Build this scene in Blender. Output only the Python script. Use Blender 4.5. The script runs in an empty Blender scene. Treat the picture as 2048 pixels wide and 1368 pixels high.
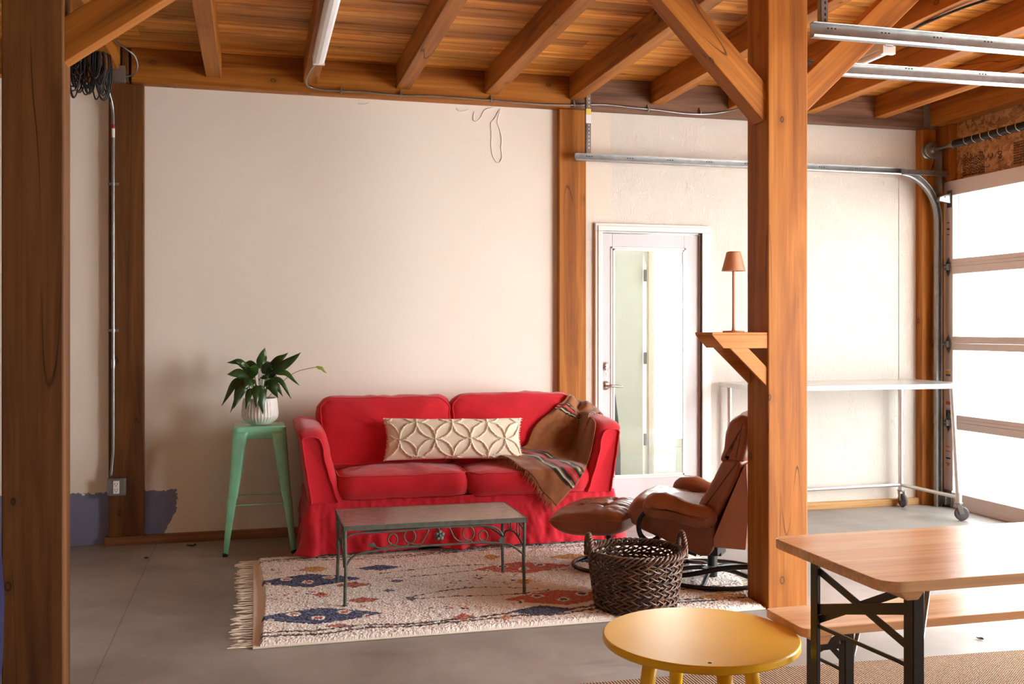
import bpy, bmesh, math, random
from mathutils import Vector, Matrix, noise
random.seed(7)
S = bpy.context.scene
COL = S.collection
PI = math.pi

# ---------------------------------------------------------------- camera, light, exposure
YAW = math.atan(514 / 1991.0)
cam_d = bpy.data.cameras.new('camera')
cam = bpy.data.objects.new('camera', cam_d)
COL.objects.link(cam)
cam.location = (0, 0, 1.35)
cam.rotation_euler = (PI / 2, 0, -YAW)
cam_d.sensor_width = 36.0
cam_d.lens = 36.0 * 1991 / 2048
cam_d.shift_y = (658 - 684) / 2048.0
cam_d.clip_start = 0.05
S.camera = cam

W = bpy.data.worlds.new('overcast_sky')
S.world = W
W.use_nodes = True
wn = W.node_tree
wn.nodes['Background'].inputs[0].default_value = (0.95, 0.98, 1.0, 1)
wn.nodes['Background'].inputs[1].default_value = 7.0

def window_portal(loc, rot, sx, sy):
    l = bpy.data.lights.new('sky_portal', 'AREA')
    l.shape = 'RECTANGLE'; l.size = sx; l.size_y = sy
    l.cycles.is_portal = True
    o = bpy.data.objects.new('sky_portal', l); COL.objects.link(o)
    o.location = loc; o.rotation_euler = rot
    return o
# daylight enters by the glazed overhead door, an open fill bay (right wall), hall window
window_portal((5.30, 5.5, 1.25), (0, PI / 2, 0), 2.5, 2.1)
window_portal((5.30, 2.4, 1.25), (0, PI / 2, 0), 2.5, 3.15)
window_portal((3.55, 8.75, 1.2), (PI / 2, 0, PI), 0.9, 2.0)

S.view_settings.view_transform = 'Standard'
S.view_settings.look = 'None'
S.view_settings.gamma = 1.0
S.view_settings.use_curve_mapping = False
S.view_settings.exposure = 1.86
S.cycles.use_denoising = True
S.cycles.max_bounces = 10
S.cycles.diffuse_bounces = 6
S.cycles.transparent_max_bounces = 16
S.cycles.sample_clamp_indirect = 12
S.cycles.caustics_reflective = False
S.cycles.caustics_refractive = False

# ---------------------------------------------------------------- materials
def srgb(r, g, b):
    f = lambda c: (c / 255 / 12.92) if c / 255 <= 0.04045 else ((c / 255 + 0.055) / 1.055) ** 2.4
    return (f(r), f(g), f(b), 1)

class NT:
    def __init__(s, name):
        s.m = bpy.data.materials.new(name); s.m.use_nodes = True
        s.t = s.m.node_tree; s.n = s.t.nodes; s.l = s.t.links
        s.b = s.n['Principled BSDF']; s.out = s.n['Material Output']
    def node(s, typ, **kw):
        nd = s.n.new(typ)
        for k, v in kw.items():
            if k.startswith('i_'):
                key = k[2:]
                key = int(key) if key.isdigit() else key.replace('_', ' ')
                nd.inputs[key].default_value = v
            else: setattr(nd, k, v)
        return nd
    def link(s, a, ao, b, bi): s.l.new(a.outputs[ao], b.inputs[bi])
    def coords(s, scale=(1, 1, 1), rnd=True):
        tc = s.node('ShaderNodeTexCoord'); mp = s.node('ShaderNodeMapping')
        mp.inputs['Scale'].default_value = scale
        s.link(tc, 'Object', mp, 'Vector')
        if rnd:
            oi = s.node('ShaderNodeObjectInfo')
            ml = s.node('ShaderNodeMath', operation='MULTIPLY'); ml.inputs[1].default_value = 37.0
            s.link(oi, 'Random', ml, 0)
            ad = s.node('ShaderNodeVectorMath', operation='ADD')
            s.link(mp, 'Vector', ad, 0); s.link(ml, 0, ad, 1)
            return ad, 0
        return mp, 0
    def noise(s, c, scale, detail=4, rough=0.5, dist=0.0):
        nd = s.node('ShaderNodeTexNoise'); nd.inputs['Scale'].default_value = scale
        nd.inputs['Detail'].default_value = detail; nd.inputs['Roughness'].default_value = rough
        nd.inputs['Distortion'].default_value = dist
        s.link(c[0], c[1], nd, 'Vector'); return nd
    def ramp(s, src, so, stops):
        r = s.node('ShaderNodeValToRGB'); e = r.color_ramp.elements
        while len(e) > 1: e.remove(e[-1])
        e[0].position = stops[0][0]; e[0].color = stops[0][1]
        for p, c in stops[1:]:
            q = e.new(p); q.color = c
        s.link(src, so, r, 0); return r
    def mix(s, f, a, b, mode='MIX'):
        m = s.node('ShaderNodeMix', data_type='RGBA', blend_type=mode)
        for sock, v in ((0, f), (6, a), (7, b)):
            if isinstance(v, tuple) and len(v) == 2 and hasattr(v[0], 'outputs'): s.link(v[0], v[1], m, sock)
            else: m.inputs[sock].default_value = v
        return (m, 2)
    def math(s, op, a, b=0.0, clamp=False):
        m = s.node('ShaderNodeMath', operation=op, use_clamp=clamp)
        for i, v in enumerate((a, b)):
            if isinstance(v, tuple): s.link(v[0], v[1], m, i)
            else: m.inputs[i].default_value = v
        return (m, 0)
    def color(s, c):
        if isinstance(c, tuple) and len(c) == 2 and hasattr(c[0], 'outputs'): s.link(c[0], c[1], s.b, 'Base Color')
        else: s.b.inputs['Base Color'].default_value = c
    def bump(s, src, strength=0.2, dist=0.01):
        b = s.node('ShaderNodeBump'); b.inputs['Strength'].default_value = strength
        b.inputs['Distance'].default_value = dist
        s.link(src[0], src[1], b, 'Height'); s.link(b, 0, s.b, 'Normal')
    def rough(s, v): s.b.inputs['Roughness'].default_value = v

def g(v): return (v, v, v, 1)

def plain(name, col, rough=0.5, metal=0.0, var=0.12, nscale=12, bump=0.0, bscale=60, coat=0.0, spec=0.5):
    t = NT(name); c = t.coords()
    n = t.noise(c, nscale, 4)
    dark = tuple(x * (1 - var) for x in col[:3]) + (1,); lite = tuple(min(1, x * (1 + var)) for x in col[:3]) + (1,)
    r = t.ramp(n, 0, [(0.3, dark), (0.7, lite)])
    t.color((r, 0)); t.rough(rough); t.b.inputs['Metallic'].default_value = metal
    t.b.inputs['Coat Weight'].default_value = coat
    t.b.inputs['Specular IOR Level'].default_value = spec
    if bump:
        n2 = t.noise(c, bscale, 6, 0.6); t.bump((n2, 0), bump, 0.004)
    return t.m

def wood(name, axis, c_dark, c_mid, c_lite, rough=0.6, grain=1.0, knots=True, streak=0.0, bump=0.15, cracks=False, islands=False):
    t = NT(name)
    sc = [9, 9, 9]; sc['xyz'.index(axis)] = 0.55
    c = t.coords(tuple(sc))
    n1 = t.noise(c, 1.1 * grain, 5, 0.6, 0.8)
    r1 = t.ramp(n1, 0, [(0.28, c_dark), (0.5, c_mid), (0.74, c_lite)])
    sc2 = [60, 60, 60]; sc2['xyz'.index(axis)] = 1.2
    c2 = t.coords(tuple(sc2)); n2 = t.noise(c2, 1.4, 4, 0.6)
    r2 = t.ramp(n2, 0, [(0.3, g(0.72)), (0.65, g(1.06))])
    col = t.mix(0.8, (r1, 0), (r2, 0), 'MULTIPLY')
    if streak:
        sc3 = [14, 14, 14]; sc3['xyz'.index(axis)] = 0.9
        c3 = t.coords(tuple(sc3)); n3 = t.noise(c3, 1.3, 6, 0.7, 0.6)
        r3 = t.ramp(n3, 0, [(0.53, g(0)), (0.66, g(1))])
        f = t.math('MULTIPLY', (r3, 0), streak)
        col = t.mix(f, col, tuple(x * 0.32 for x in c_dark[:3]) + (1,))
    if knots:
        sc4 = [5.2, 5.2, 5.2]; sc4['xyz'.index(axis)] = 3.4
        c4 = t.coords(tuple(sc4))
        v = t.node('ShaderNodeTexVoronoi', feature='F1'); v.inputs['Scale'].default_value = 1.0
        t.link(c4[0], c4[1], v, 'Vector')
        r4 = t.ramp(v, 'Distance', [(0.0, g(0.35)), (0.045, g(0.45)), (0.06, g(1)), (0.075, g(0.25)), (0.15, g(0.10)), (0.24, g(0))])
        col = t.mix((r4, 0), col, tuple(x * 0.35 for x in c_dark[:3]) + (1,))
    if cracks:      # long drying checks along the grain
        sc5 = [7, 7, 7]; sc5['xyz'.index(axis)] = 0.35
        c5 = t.coords(tuple(sc5)); n5 = t.noise(c5, 1.0, 1, 0.4, 0.2)
        r5 = t.ramp(n5, 0, [(0.4965, g(0)), (0.4995, g(1)), (0.501, g(1)), (0.504, g(0))])
        n6 = t.noise(t.coords((1, 1, 1)), 1.4, 2); r6 = t.ramp(n6, 0, [(0.5, g(0)), (0.58, g(1))])
        col = t.mix(t.math('MULTIPLY', (r5, 0), (r6, 0)), col, tuple(x * 0.25 for x in c_dark[:3]) + (1,))
    if islands:
        gi = t.node('ShaderNodeNewGeometry'); ri = t.ramp(gi, 'Random Per Island', [(0, g(0.66)), (0.5, g(0.95)), (1, g(1.15))])
        col = t.mix(1.0, col, (ri, 0), 'MULTIPLY')
    t.color(col); t.rough(rough); t.b.inputs['Specular IOR Level'].default_value = 0.3
    t.bump((n2, 0), bump, 0.003)
    return t.m

ORD, ORM, ORL = srgb(126, 68, 18), srgb(168, 100, 32), srgb(192, 124, 50)
M = {}
for ax in 'xyz':
    M['timber_' + ax] = wood('rough_sawn_timber_' + ax, ax, ORD, ORM, ORL, cracks=True)
M['timber_shaded'] = wood('shaded_brown_timber', 'z', srgb(74, 42, 18), srgb(108, 66, 30), srgb(134, 86, 42), cracks=True)  # same timber darkened: shade on the left posts put into the colour
M['plank'] = wood('ceiling_plank_wood', 'x', srgb(182, 104, 32), srgb(226, 150, 60), srgb(244, 186, 100), streak=0.85, grain=1.2, islands=True)
M['greyed'] = wood('weathered_beam_wood', 'x', srgb(86, 58, 44), srgb(120, 86, 66), srgb(148, 108, 84), knots=False, streak=0.4)
M['base_wood'] = wood('baseboard_wood', 'x', srgb(104, 66, 40), srgb(136, 92, 58), srgb(160, 112, 74), knots=False)
M['table_wood'] = wood('varnished_pine', 'x', srgb(212, 152, 104), srgb(236, 186, 138), srgb(246, 208, 166), rough=0.22, grain=0.7, knots=True, bump=0.02)
M['shelf_wood'] = wood('shelf_pine', 'x', srgb(186, 112, 56), srgb(206, 132, 72), srgb(222, 152, 92), grain=0.8, knots=False)
# painted drywall with the unpainted blue patch at its foot
def wall_paint(name, base, patch=None):
    t = NT(name); tc = t.node('ShaderNodeTexCoord'); c = (tc, 'Object')
    n = t.noise(c, 1.3, 4)
    lo = tuple(x * 0.95 for x in base[:3]) + (1,)
    r = t.ramp(n, 0, [(0.3, lo), (0.7, base)])
    col = (r, 0)
    if patch:
        nz = t.noise(c, 14, 5, 0.65); nb = t.noise(c, 60, 3, 0.6)
        sx = t.node('ShaderNodeSeparateXYZ'); t.link(tc, 'Object', sx, 0)
        wob = t.math('MULTIPLY', t.math('SUBTRACT', (nz, 0), 0.5), 0.07)
        wob2 = t.math('MULTIPLY', t.math('SUBTRACT', (nb, 0), 0.5), 0.03)
        zz = t.math('ADD', t.math('ADD', (sx, 2), wob), wob2)
        xx = t.math('ADD', t.math('ADD', (sx, 0), wob), wob2)
        under = t.math('LESS_THAN', zz, patch[0])
        left = t.math('LESS_THAN', xx, patch[1])
        # bare brushed bite at the lower right of the patch
        slope = t.math('ADD', t.math('MULTIPLY', zz, -0.35), patch[1] + 0.0)
        cut = t.math('LESS_THAN', xx, t.math('ADD', t.math('MULTIPLY', zz, 0.45), patch[1] - 0.09))
        high = t.math('GREATER_THAN', zz, 0.17)
        keep = t.math('MAXIMUM', cut, high)
        m = t.math('MULTIPLY', t.math('MULTIPLY', under, left), keep)
        col = t.mix(m, col, patch[2])
    t.color(col); t.rough(0.75)
    nf = t.noise(c, 180, 3); t.bump((nf, 0), 0.06, 0.002)
    return t.m

def osb_paint(name, base):
    t = NT(name); tc = t.node('ShaderNodeTexCoord'); c = (tc, 'Object')
    mp = t.node('ShaderNodeMapping'); mp.inputs['Scale'].default_value = (26, 26, 11); t.link(tc, 'Object', mp, 0)
    n1 = t.noise((mp, 0), 1.0, 6, 0.62, 1.6)
    r = t.ramp(n1, 0, [(0.42, g(0.3)), (0.47, g(1)), (0.53, g(1)), (0.56, g(0.45)), (0.62, g(0.9))])
    n2 = t.noise(c, 3.0, 4)
    rc = t.ramp(n2, 0, [(0.3, tuple(x * 0.93 for x in base[:3]) + (1,)), (0.7, base)])
    mp2 = t.node('ShaderNodeMapping'); mp2.inputs['Scale'].default_value = (34, 34, 7); t.link(tc, 'Object', mp2, 0)
    n3 = t.noise((mp2, 0), 1.0, 5, 0.6, 1.0)
    r3 = t.ramp(n3, 0, [(0.66, g(0)), (0.7, g(1))])
    f = t.math('MULTIPLY', (r3, 0), 0.3)
    t.color(t.mix(f, (rc, 0), srgb(190, 160, 120))); t.rough(0.65)
    t.bump((r, 0), 0.55, 0.006)
    return t.m

def bare_osb(name):
    t = NT(name); tc = t.node('ShaderNodeTexCoord')
    mp = t.node('ShaderNodeMapping'); mp.inputs['Scale'].default_value = (1, 1, 1.4); t.link(tc, 'Object', mp, 0)
    nd = t.noise((mp, 0), 7, 3, 0.6, 2.0)
    v = t.node('ShaderNodeTexVoronoi', feature='F1'); v.inputs['Scale'].default_value = 16
    ad = t.node('ShaderNodeVectorMath', operation='ADD'); t.link(mp, 0, ad, 0)
    ml = t.node('ShaderNodeVectorMath', operation='SCALE'); t.link(nd, 1, ml, 0); ml.inputs['Scale'].default_value = 0.3
    t.link(ml, 0, ad, 1); t.link(ad, 0, v, 'Vector')
    sp = t.node('ShaderNodeSeparateColor'); t.link(v, 'Color', sp, 0)
    r = t.ramp(sp, 0, [(0.0, srgb(120, 74, 36)), (0.4, srgb(176, 120, 68)), (0.7, srgb(206, 152, 96)), (1, srgb(150, 96, 50))])
    t.color((r, 0)); t.rough(0.7); t.bump((v, 0), 0.3, 0.004)
    return t.m

def concrete(name):
    t = NT(name); tc = t.node('ShaderNodeTexCoord'); c = (tc, 'Object')
    n = t.noise(c, 1.1, 7, 0.6, 0.4)
    r = t.ramp(n, 0, [(0.25, srgb(122, 114, 106)), (0.5, srgb(152, 145, 138)), (0.75, srgb(180, 174, 168))])
    mp = t.node('ShaderNodeMapping'); mp.inputs['Scale'].default_value = (3, 14, 1); mp.inputs['Rotation'].default_value = (0, 0, 0.25)
    t.link(tc, 'Object', mp, 0)
    n2 = t.noise((mp, 0), 1.0, 6, 0.62, 0.5)
    r2 = t.ramp(n2, 0, [(0.32, g(0.72)), (0.45, g(0.92)), (0.6, g(1.0))])
    col = t.mix(0.7, (r, 0), (r2, 0), 'MULTIPLY')
    v = t.noise(c, 9, 2, 0.5); r3 = t.ramp(v, 0, [(0.74, g(0)), (0.80, g(1))])
    col = t.mix(t.math('MULTIPLY', (r3, 0), 0.5), col, srgb(84, 70, 56))
    # sawn control joint
    sx = t.node('ShaderNodeSeparateXYZ'); t.link(tc, 'Object', sx, 0)
    j = t.math('LESS_THAN', t.math('ABSOLUTE', t.math('ADD', (sx, 0), 0.60)), 0.003)
    col = t.mix(t.math('MULTIPLY', j, 0.45), col, srgb(70, 60, 52))
    t.color(col)
    rr = t.ramp(n2, 0, [(0.3, g(0.34)), (0.7, g(0.55))]); t.link(rr, 0, t.b, 'Roughness')
    t.bump((n2, 0), 0.06, 0.004)
    return t.m

def glass(name, tint=(0.97, 0.985, 0.98, 1), refl=0.09):
    t = NT(name); t.n.remove(t.b)
    tr = t.node('ShaderNodeBsdfTransparent'); tr.inputs[0].default_value = tint
    gl = t.node('ShaderNodeBsdfGlossy'); gl.inputs['Roughness'].default_value = 0.02
    lw = t.node('ShaderNodeLayerWeight'); lw.inputs[0].default_value = 0.5
    m = t.math('ADD', t.math('MULTIPLY', t.math('POWER', (lw, 1), 4.0), 0.5), refl * 0.5, True)
    mx = t.node('ShaderNodeMixShader'); t.link(m[0], 0, mx, 0); t.link(tr, 0, mx, 1); t.link(gl, 0, mx, 2)
    t.link(mx, 0, t.out, 0)
    return t.m

BEIGE = srgb(243, 232, 218)
M['drywall'] = wall_paint('beige_painted_drywall', BEIGE, (0.325, -0.49, srgb(122, 126, 156)))
M['drywall_plain'] = wall_paint('beige_drywall', BEIGE)
M['osb_white'] = osb_paint('white_painted_strand_board', srgb(230, 220, 208))
M['osb_smooth'] = wall_paint('cream_painted_board', srgb(230, 216, 198))
M['osb_bare'] = bare_osb('bare_strand_board')
M['concrete'] = concrete('grey_concrete_floor')
M['white_trim'] = plain('white_gloss_trim', srgb(228, 222, 216), 0.35, var=0.02)
M['door_grey'] = plain('white_door_paint', srgb(206, 200, 200), 0.4, var=0.02)
M['door_panel'] = plain('overhead_door_enamel', srgb(216, 204, 198), 0.4, var=0.02)
M['glass'] = glass('window_glass')
M['glass_dim'] = glass('dimmed_door_glass', (0.64, 0.65, 0.65, 1))  # grey tint put in to hold back daylight through the overhead door
M['hall_white'] = plain('hall_white_paint', srgb(238, 240, 232), 0.7, var=0.02)
M['galv'] = plain('galvanised_steel', srgb(150, 150, 148), 0.34, 0.9, var=0.15, nscale=20)
M['alu'] = plain('brushed_aluminium', srgb(212, 210, 206), 0.3, 0.85, var=0.06)
M['zinc'] = plain('zinc_box_steel', srgb(150, 152, 150), 0.4, 0.8, var=0.15)
M['nickel'] = plain('satin_nickel', srgb(200, 190, 178), 0.25, 0.95, var=0.05)
M['black_metal'] = plain('black_painted_steel', srgb(30, 24, 24), 0.42, 0.0, var=0.2)
M['black_rubber'] = plain('black_rubber', srgb(24, 24, 26), 0.7)
M['cable_black'] = plain('black_cable_sheath', srgb(20, 20, 24), 0.45)
M['spring'] = plain('dark_oiled_spring_steel', srgb(52, 54, 58), 0.45, 0.6)
M['dark'] = plain('dark_gap', srgb(26, 16, 10), 0.9)
M['white_plastic'] = plain('white_plastic', srgb(250, 250, 250), 0.4, var=0.02)
M['ground'] = plain('pale_gravel', srgb(238, 238, 236), 0.9, bump=0.2)

# ---------------------------------------------------------------- mesh helpers
class MB:
    def __init__(s): s.v = []; s.f = []; s.mi = []; s.cm = 0; s.cols = None
    def add(s, vs, fs):
        o = len(s.v); s.v += [Vector(p) for p in vs]; s.f += [tuple(i + o for i in f) for f in fs]
        s.mi += [s.cm] * len(fs); return s
    def box(s, a, b, mat=None):
        x0, y0, z0 = a; x1, y1, z1 = b
        vs = [(x0, y0, z0), (x1, y0, z0), (x1, y1, z0), (x0, y1, z0), (x0, y0, z1), (x1, y0, z1), (x1, y1, z1), (x0, y1, z1)]
        if mat is not None: vs = [mat @ Vector(p) for p in vs]
        return s.add(vs, [(0, 3, 2, 1), (4, 5, 6, 7), (0, 1, 5, 4), (1, 2, 6, 5), (2, 3, 7, 6), (3, 0, 4, 7)])
    def bar(s, p, q, w, h, up=(0, 0, 1)):   # rectangular bar between two points
        p = Vector(p); q = Vector(q); d = (q - p).normalized(); u = Vector(up)
        a = d.cross(u)
        if a.length < 1e-4: a = d.cross(Vector((0, 1, 0)))
        a.normalize(); b = a.cross(d).normalized()
        r = []
        for c in (p, q):
            for i, j in ((-1, -1), (1, -1), (1, 1), (-1, 1)): r.append(c + a * (i * w / 2) + b * (j * h / 2))
        return s.add(r, [(0, 1, 2, 3), (7, 6, 5, 4), (0, 4, 5, 1), (1, 5, 6, 2), (2, 6, 7, 3), (3, 7, 4, 0)])
    def prism(s, poly, axis, a, b):   # poly of 2-D points extruded along axis x/y/z from a to b
        def P(p, t):
            return {'x': (t, p[0], p[1]), 'y': (p[0], t, p[1]), 'z': (p[0], p[1], t)}[axis]
        n = len(poly); vs = [P(p, a) for p in poly] + [P(p, b) for p in poly]
        fs = [tuple(range(n))[::-1], tuple(range(n, 2 * n))] + [(i, (i + 1) % n, n + (i + 1) % n, n + i) for i in range(n)]
        return s.add(vs, fs)
    def tube(s, pts, r, seg=10, closed=False, cap=True):
        pts = [Vector(p) for p in pts]; n = len(pts)
        rr = r if isinstance(r, (list, tuple)) else [r] * n
        T = []
        for i in range(n):
            a = pts[(i - 1) % n] if (closed or i > 0) else pts[0]
            b = pts[(i + 1) % n] if (closed or i < n - 1) else pts[-1]
            d = b - a
            T.append(d.normalized() if d.length > 1e-9 else Vector((0, 0, 1)))
        u = T[0].orthogonal().normalized()
        o = len(s.v); vs = []
        for i in range(n):
            u = (u - T[i] * u.dot(T[i]))
            u = u.normalized() if u.length > 1e-6 else T[i].orthogonal().normalized()
            w = T[i].cross(u)
            for k in range(seg):
                a = 2 * PI * k / seg
                vs.append(pts[i] + (u * math.cos(a) + w * math.sin(a)) * rr[i])
        fs = []
        for i in range(n if closed else n - 1):
            j = (i + 1) % n
            for k in range(seg):
                k2 = (k + 1) % seg
                fs.append((i * seg + k, i * seg + k2, j * seg + k2, j * seg + k))
        if cap and not closed:
            fs.append(tuple(range(seg))[::-1]); fs.append(tuple((n - 1) * seg + k for k in range(seg)))
        return s.add(vs, fs)
    def cyl(s, p, q, r, seg=20, r2=None):
        return s.tube([p, q], [r, r if r2 is None else r2], seg)
    def lathe(s, prof, c=(0, 0, 0), seg=32, axis='z', fn=None):
        vs = []; n = len(prof)
        for (r, h) in prof:
            for k in range(seg):
                a = 2 * PI * k / seg
                rr = r * (fn(a, h) if fn else 1)
                x, y = rr * math.cos(a), rr * math.sin(a)
                p = {'z': (x, y, h), 'y': (x, h, y), 'x': (h, x, y)}[axis]
                vs.append((p[0] + c[0], p[1] + c[1], p[2] + c[2]))
        fs = []
        for i in range(n - 1):
            for k in range(seg):
                k2 = (k + 1) % seg
                fs.append((i * seg + k, i * seg + k2, (i + 1) * seg + k2, (i + 1) * seg + k))
        fs.append(tuple(range(seg))[::-1]); fs.append(tuple((n - 1) * seg + k for k in range(seg)))
        return s.add(vs, fs)
    def grid(s, fn, nu, nv, closed_u=False):
        vs = [fn(i / (nu if closed_u else nu - 1), j / (nv - 1)) for j in range(nv) for i in range(nu)]
        fs = []
        for j in range(nv - 1):
            for i in range(nu if closed_u else nu - 1):
                i2 = (i + 1) % nu
                fs.append((j * nu + i, j * nu + i2, (j + 1) * nu + i2, (j + 1) * nu + i))
        return s.add(vs, fs)
    def xf(s, mat):
        s.v = [mat @ p for p in s.v]; return s

BASE = {}
def tag(o, label=None, cat=None, group=None, kind=None):
    if label: o['label'] = label
    if cat: o['category'] = cat
    if group: o['group'] = group
    if kind: o['kind'] = kind
    return o
def thing(name, loc, label, cat, group=None):
    o = bpy.data.objects.new(name, None); COL.objects.link(o)
    o.location = loc; o.empty_display_size = 0.1
    BASE[o] = Vector(loc)
    return tag(o, label, cat, group)
def obj(name, mb, mat, parent=None, bevel=0.0, smooth=False, seg=2, label=None, cat=None, group=None, kind=None, local=False, solid=0.0, sub=0, recalc=True):
    me = bpy.data.meshes.new(name)
    if parent is not None: base = BASE.get(parent, Vector((0, 0, 0)))
    elif kind == 'structure': base = Vector((0, 0, 0))
    else:
        xs = [p.x for p in mb.v]; ys = [p.y for p in mb.v]; zs = [p.z for p in mb.v]
        base = Vector(((min(xs) + max(xs)) / 2, (min(ys) + max(ys)) / 2, min(zs)))
    off = Vector((0, 0, 0)) if local else base
    me.from_pydata([p - off for p in mb.v], [], mb.f)
    mats = mat if isinstance(mat, (list, tuple)) else [mat]
    for m_ in mats: me.materials.append(M[m_] if isinstance(m_, str) else m_)
    if len(mats) > 1: me.polygons.foreach_set('material_index', mb.mi)
    if recalc:
        bm = bmesh.new(); bm.from_mesh(me); bmesh.ops.recalc_face_normals(bm, faces=bm.faces); bm.to_mesh(me); bm.free()
    if mb.cols:
        ca = me.color_attributes.new('Col', 'FLOAT_COLOR', 'POINT')
        flat = [c for col in mb.cols for c in col]; ca.data.foreach_set('color', flat)
    if smooth: me.polygons.foreach_set('use_smooth', [True] * len(me.polygons))
    me.update()
    o = bpy.data.objects.new(name, me); COL.objects.link(o)
    if parent is not None: o.parent = parent; BASE[o] = base
    else: o.location = base; BASE[o] = base
    if solid:
        md = o.modifiers.new('solid', 'SOLIDIFY'); md.thickness = solid; md.offset = 0
    if bevel:
        md = o.modifiers.new('bevel', 'BEVEL'); md.width = bevel; md.segments = seg; md.limit_method = 'ANGLE'; md.angle_limit = math.radians(40)
        md.harden_normals = False
    if sub:
        md = o.modifiers.new('sub', 'SUBSURF'); md.levels = sub; md.render_levels = sub
    return tag(o, label, cat, group, kind)
def struct(name, mb, mat, **k): return obj(name, mb, mat, kind='structure', **k)
def B(a, b): return MB().box(a, b)
def arc(c, r, a0, a1, n, plane='xz', ry=None):
    out = []
    for i in range(n + 1):
        a = a0 + (a1 - a0) * i / n; p = r * math.cos(a); q = (ry or r) * math.sin(a)
        out.append({'xz': (c[0] + p, c[1], c[2] + q), 'yz': (c[0], c[1] + p, c[2] + q), 'xy': (c[0] + p, c[1] + q, c[2])}[plane])
    return out
def cr(pts, n=8, closed=False):       # Catmull-Rom through points
    P = [Vector(p) for p in pts]; out = []; m = len(P)
    for i in range(m if closed else m - 1):
        p0 = P[(i - 1) % m] if (closed or i > 0) else P[0] * 2 - P[1]
        p1 = P[i]; p2 = P[(i + 1) % m]
        p3 = P[(i + 2) % m] if (closed or i < m - 2) else P[-1] * 2 - P[-2]
        for k in range(n):
            t = k / n
            out.append(0.5 * ((2 * p1) + (p2 - p0) * t + (2 * p0 - 5 * p1 + 4 * p2 - p3) * t * t + (3 * p1 - p0 - 3 * p2 + p3) * t ** 3))
    if not closed: out.append(P[-1].copy())
    return out
def nz(p, s=1.0, seed=0.0): return noise.noise(Vector(p) * s + Vector((seed, seed * 1.7, -seed)))

# ---------------------------------------------------------------- the shell
XR, YB = 5.10, 6.68
struct('floor', B((-4.2, -3.0, -0.1), (5.16, 9.2, 0.0)), 'concrete')
struct('ground', B((-30, -30, -0.25), (60, 60, -0.12)), 'ground')
M['dark_boards'] = wood('pale_barn_boards', 'z', srgb(186, 172, 156), srgb(206, 194, 180), srgb(220, 210, 198))
struct('wall_left', B((-3.6, -3.0, 0), (-3.5, 6.85, 3.1)), 'dark_boards')
struct('wall_back', B((-3.6, YB, 0), (2.15, YB + 0.12, 3.10)), 'drywall')
mb = MB()
mb.box((2.15, YB, 2.06), (3.19, YB + 0.12, 3.10)); mb.box((2.15, YB, 0), (2.345, YB + 0.12, 2.06)); mb.box((3.19, YB, 0), (5.14, YB + 0.12, 3.10))
struct('wall_back', mb, 'osb_white')
# smooth drywall sheet left and above the door (over the strand board)
mb = MB(); mb.box((2.2, YB - 0.006, 2.16), (2.445, YB, 2.885))
struct('trim_1', mb, 'osb_smooth')
mb = MB(); mb.box((2.445, YB - 0.005, 2.51), (4.80, YB, 2.885)); mb.box((4.80, YB - 0.005, 0.05), (4.95, YB, 2.885))
struct('trim_2', mb, 'osb_white')
# rear wall behind the camera
mb = MB(); mb.box((-4.2, -3.1, 0), (5.3, -3.0, 3.1))
struct('wall_rear', mb, 'dark_boards')
# right wall: overhead door, and a second bay left doorless to add light
mb = MB()
mb.box((5.14, 6.50, 0), (5.26, 6.85, 3.1)); mb.box((5.14, 4.0, 0), (5.26, 4.46, 3.1)); mb.box((5.14, -3.0, 0), (5.26, 0.85, 3.1))
mb.box((5.14, 0.85, 2.42), (5.26, 6.50, 3.1))
struct('wall_right', mb, 'osb_bare')
mb = MB(); mb.box((5.18, 6.47, 0), (5.28, 6.50, 2.45)); mb.box((5.26, 6.50, -0.1), (5.28, 6.60, 2.6)); mb.box((5.26, 4.46, 2.42), (5.28, 6.5, 2.5))
struct('trim_3', mb, 'white_trim')
# roof deck: the planks run along the wall
mb = MB(); y = -3.0; k = 0
while y < 6.75:
    w = 0.141
    xs = [-4.2]; x = -4.2
    while x < 5.3:
        x += random.uniform(2.6, 4.2); xs.append(min(x, 5.3))
    for a, b in zip(xs, xs[1:]): mb.box((a + 0.001, y + 0.002, 3.10 + random.uniform(-.001, .0015)), (b - 0.001, y + w - 0.002, 3.13))
    y += w
def plank_tint():
    return None
struct('ceiling', mb, 'plank', bevel=0.002, seg=1)
struct('roof_slab', B((-4.2, -3.1, 3.131), (5.4, 9.3, 3.25)), 'dark')
struct('baseboard_back', B((-0.905, 6.62, 0), (2.3, YB, 0.052)), 'base_wood', bevel=0.003)
struct('baseboard_back', B((3.3, 6.63, 0), (4.96, YB, 0.05)), wood('sill_plate_pine', 'x', srgb(180, 130, 78), srgb(204, 160, 104), srgb(220, 180, 124), knots=False), bevel=0.003)

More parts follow.
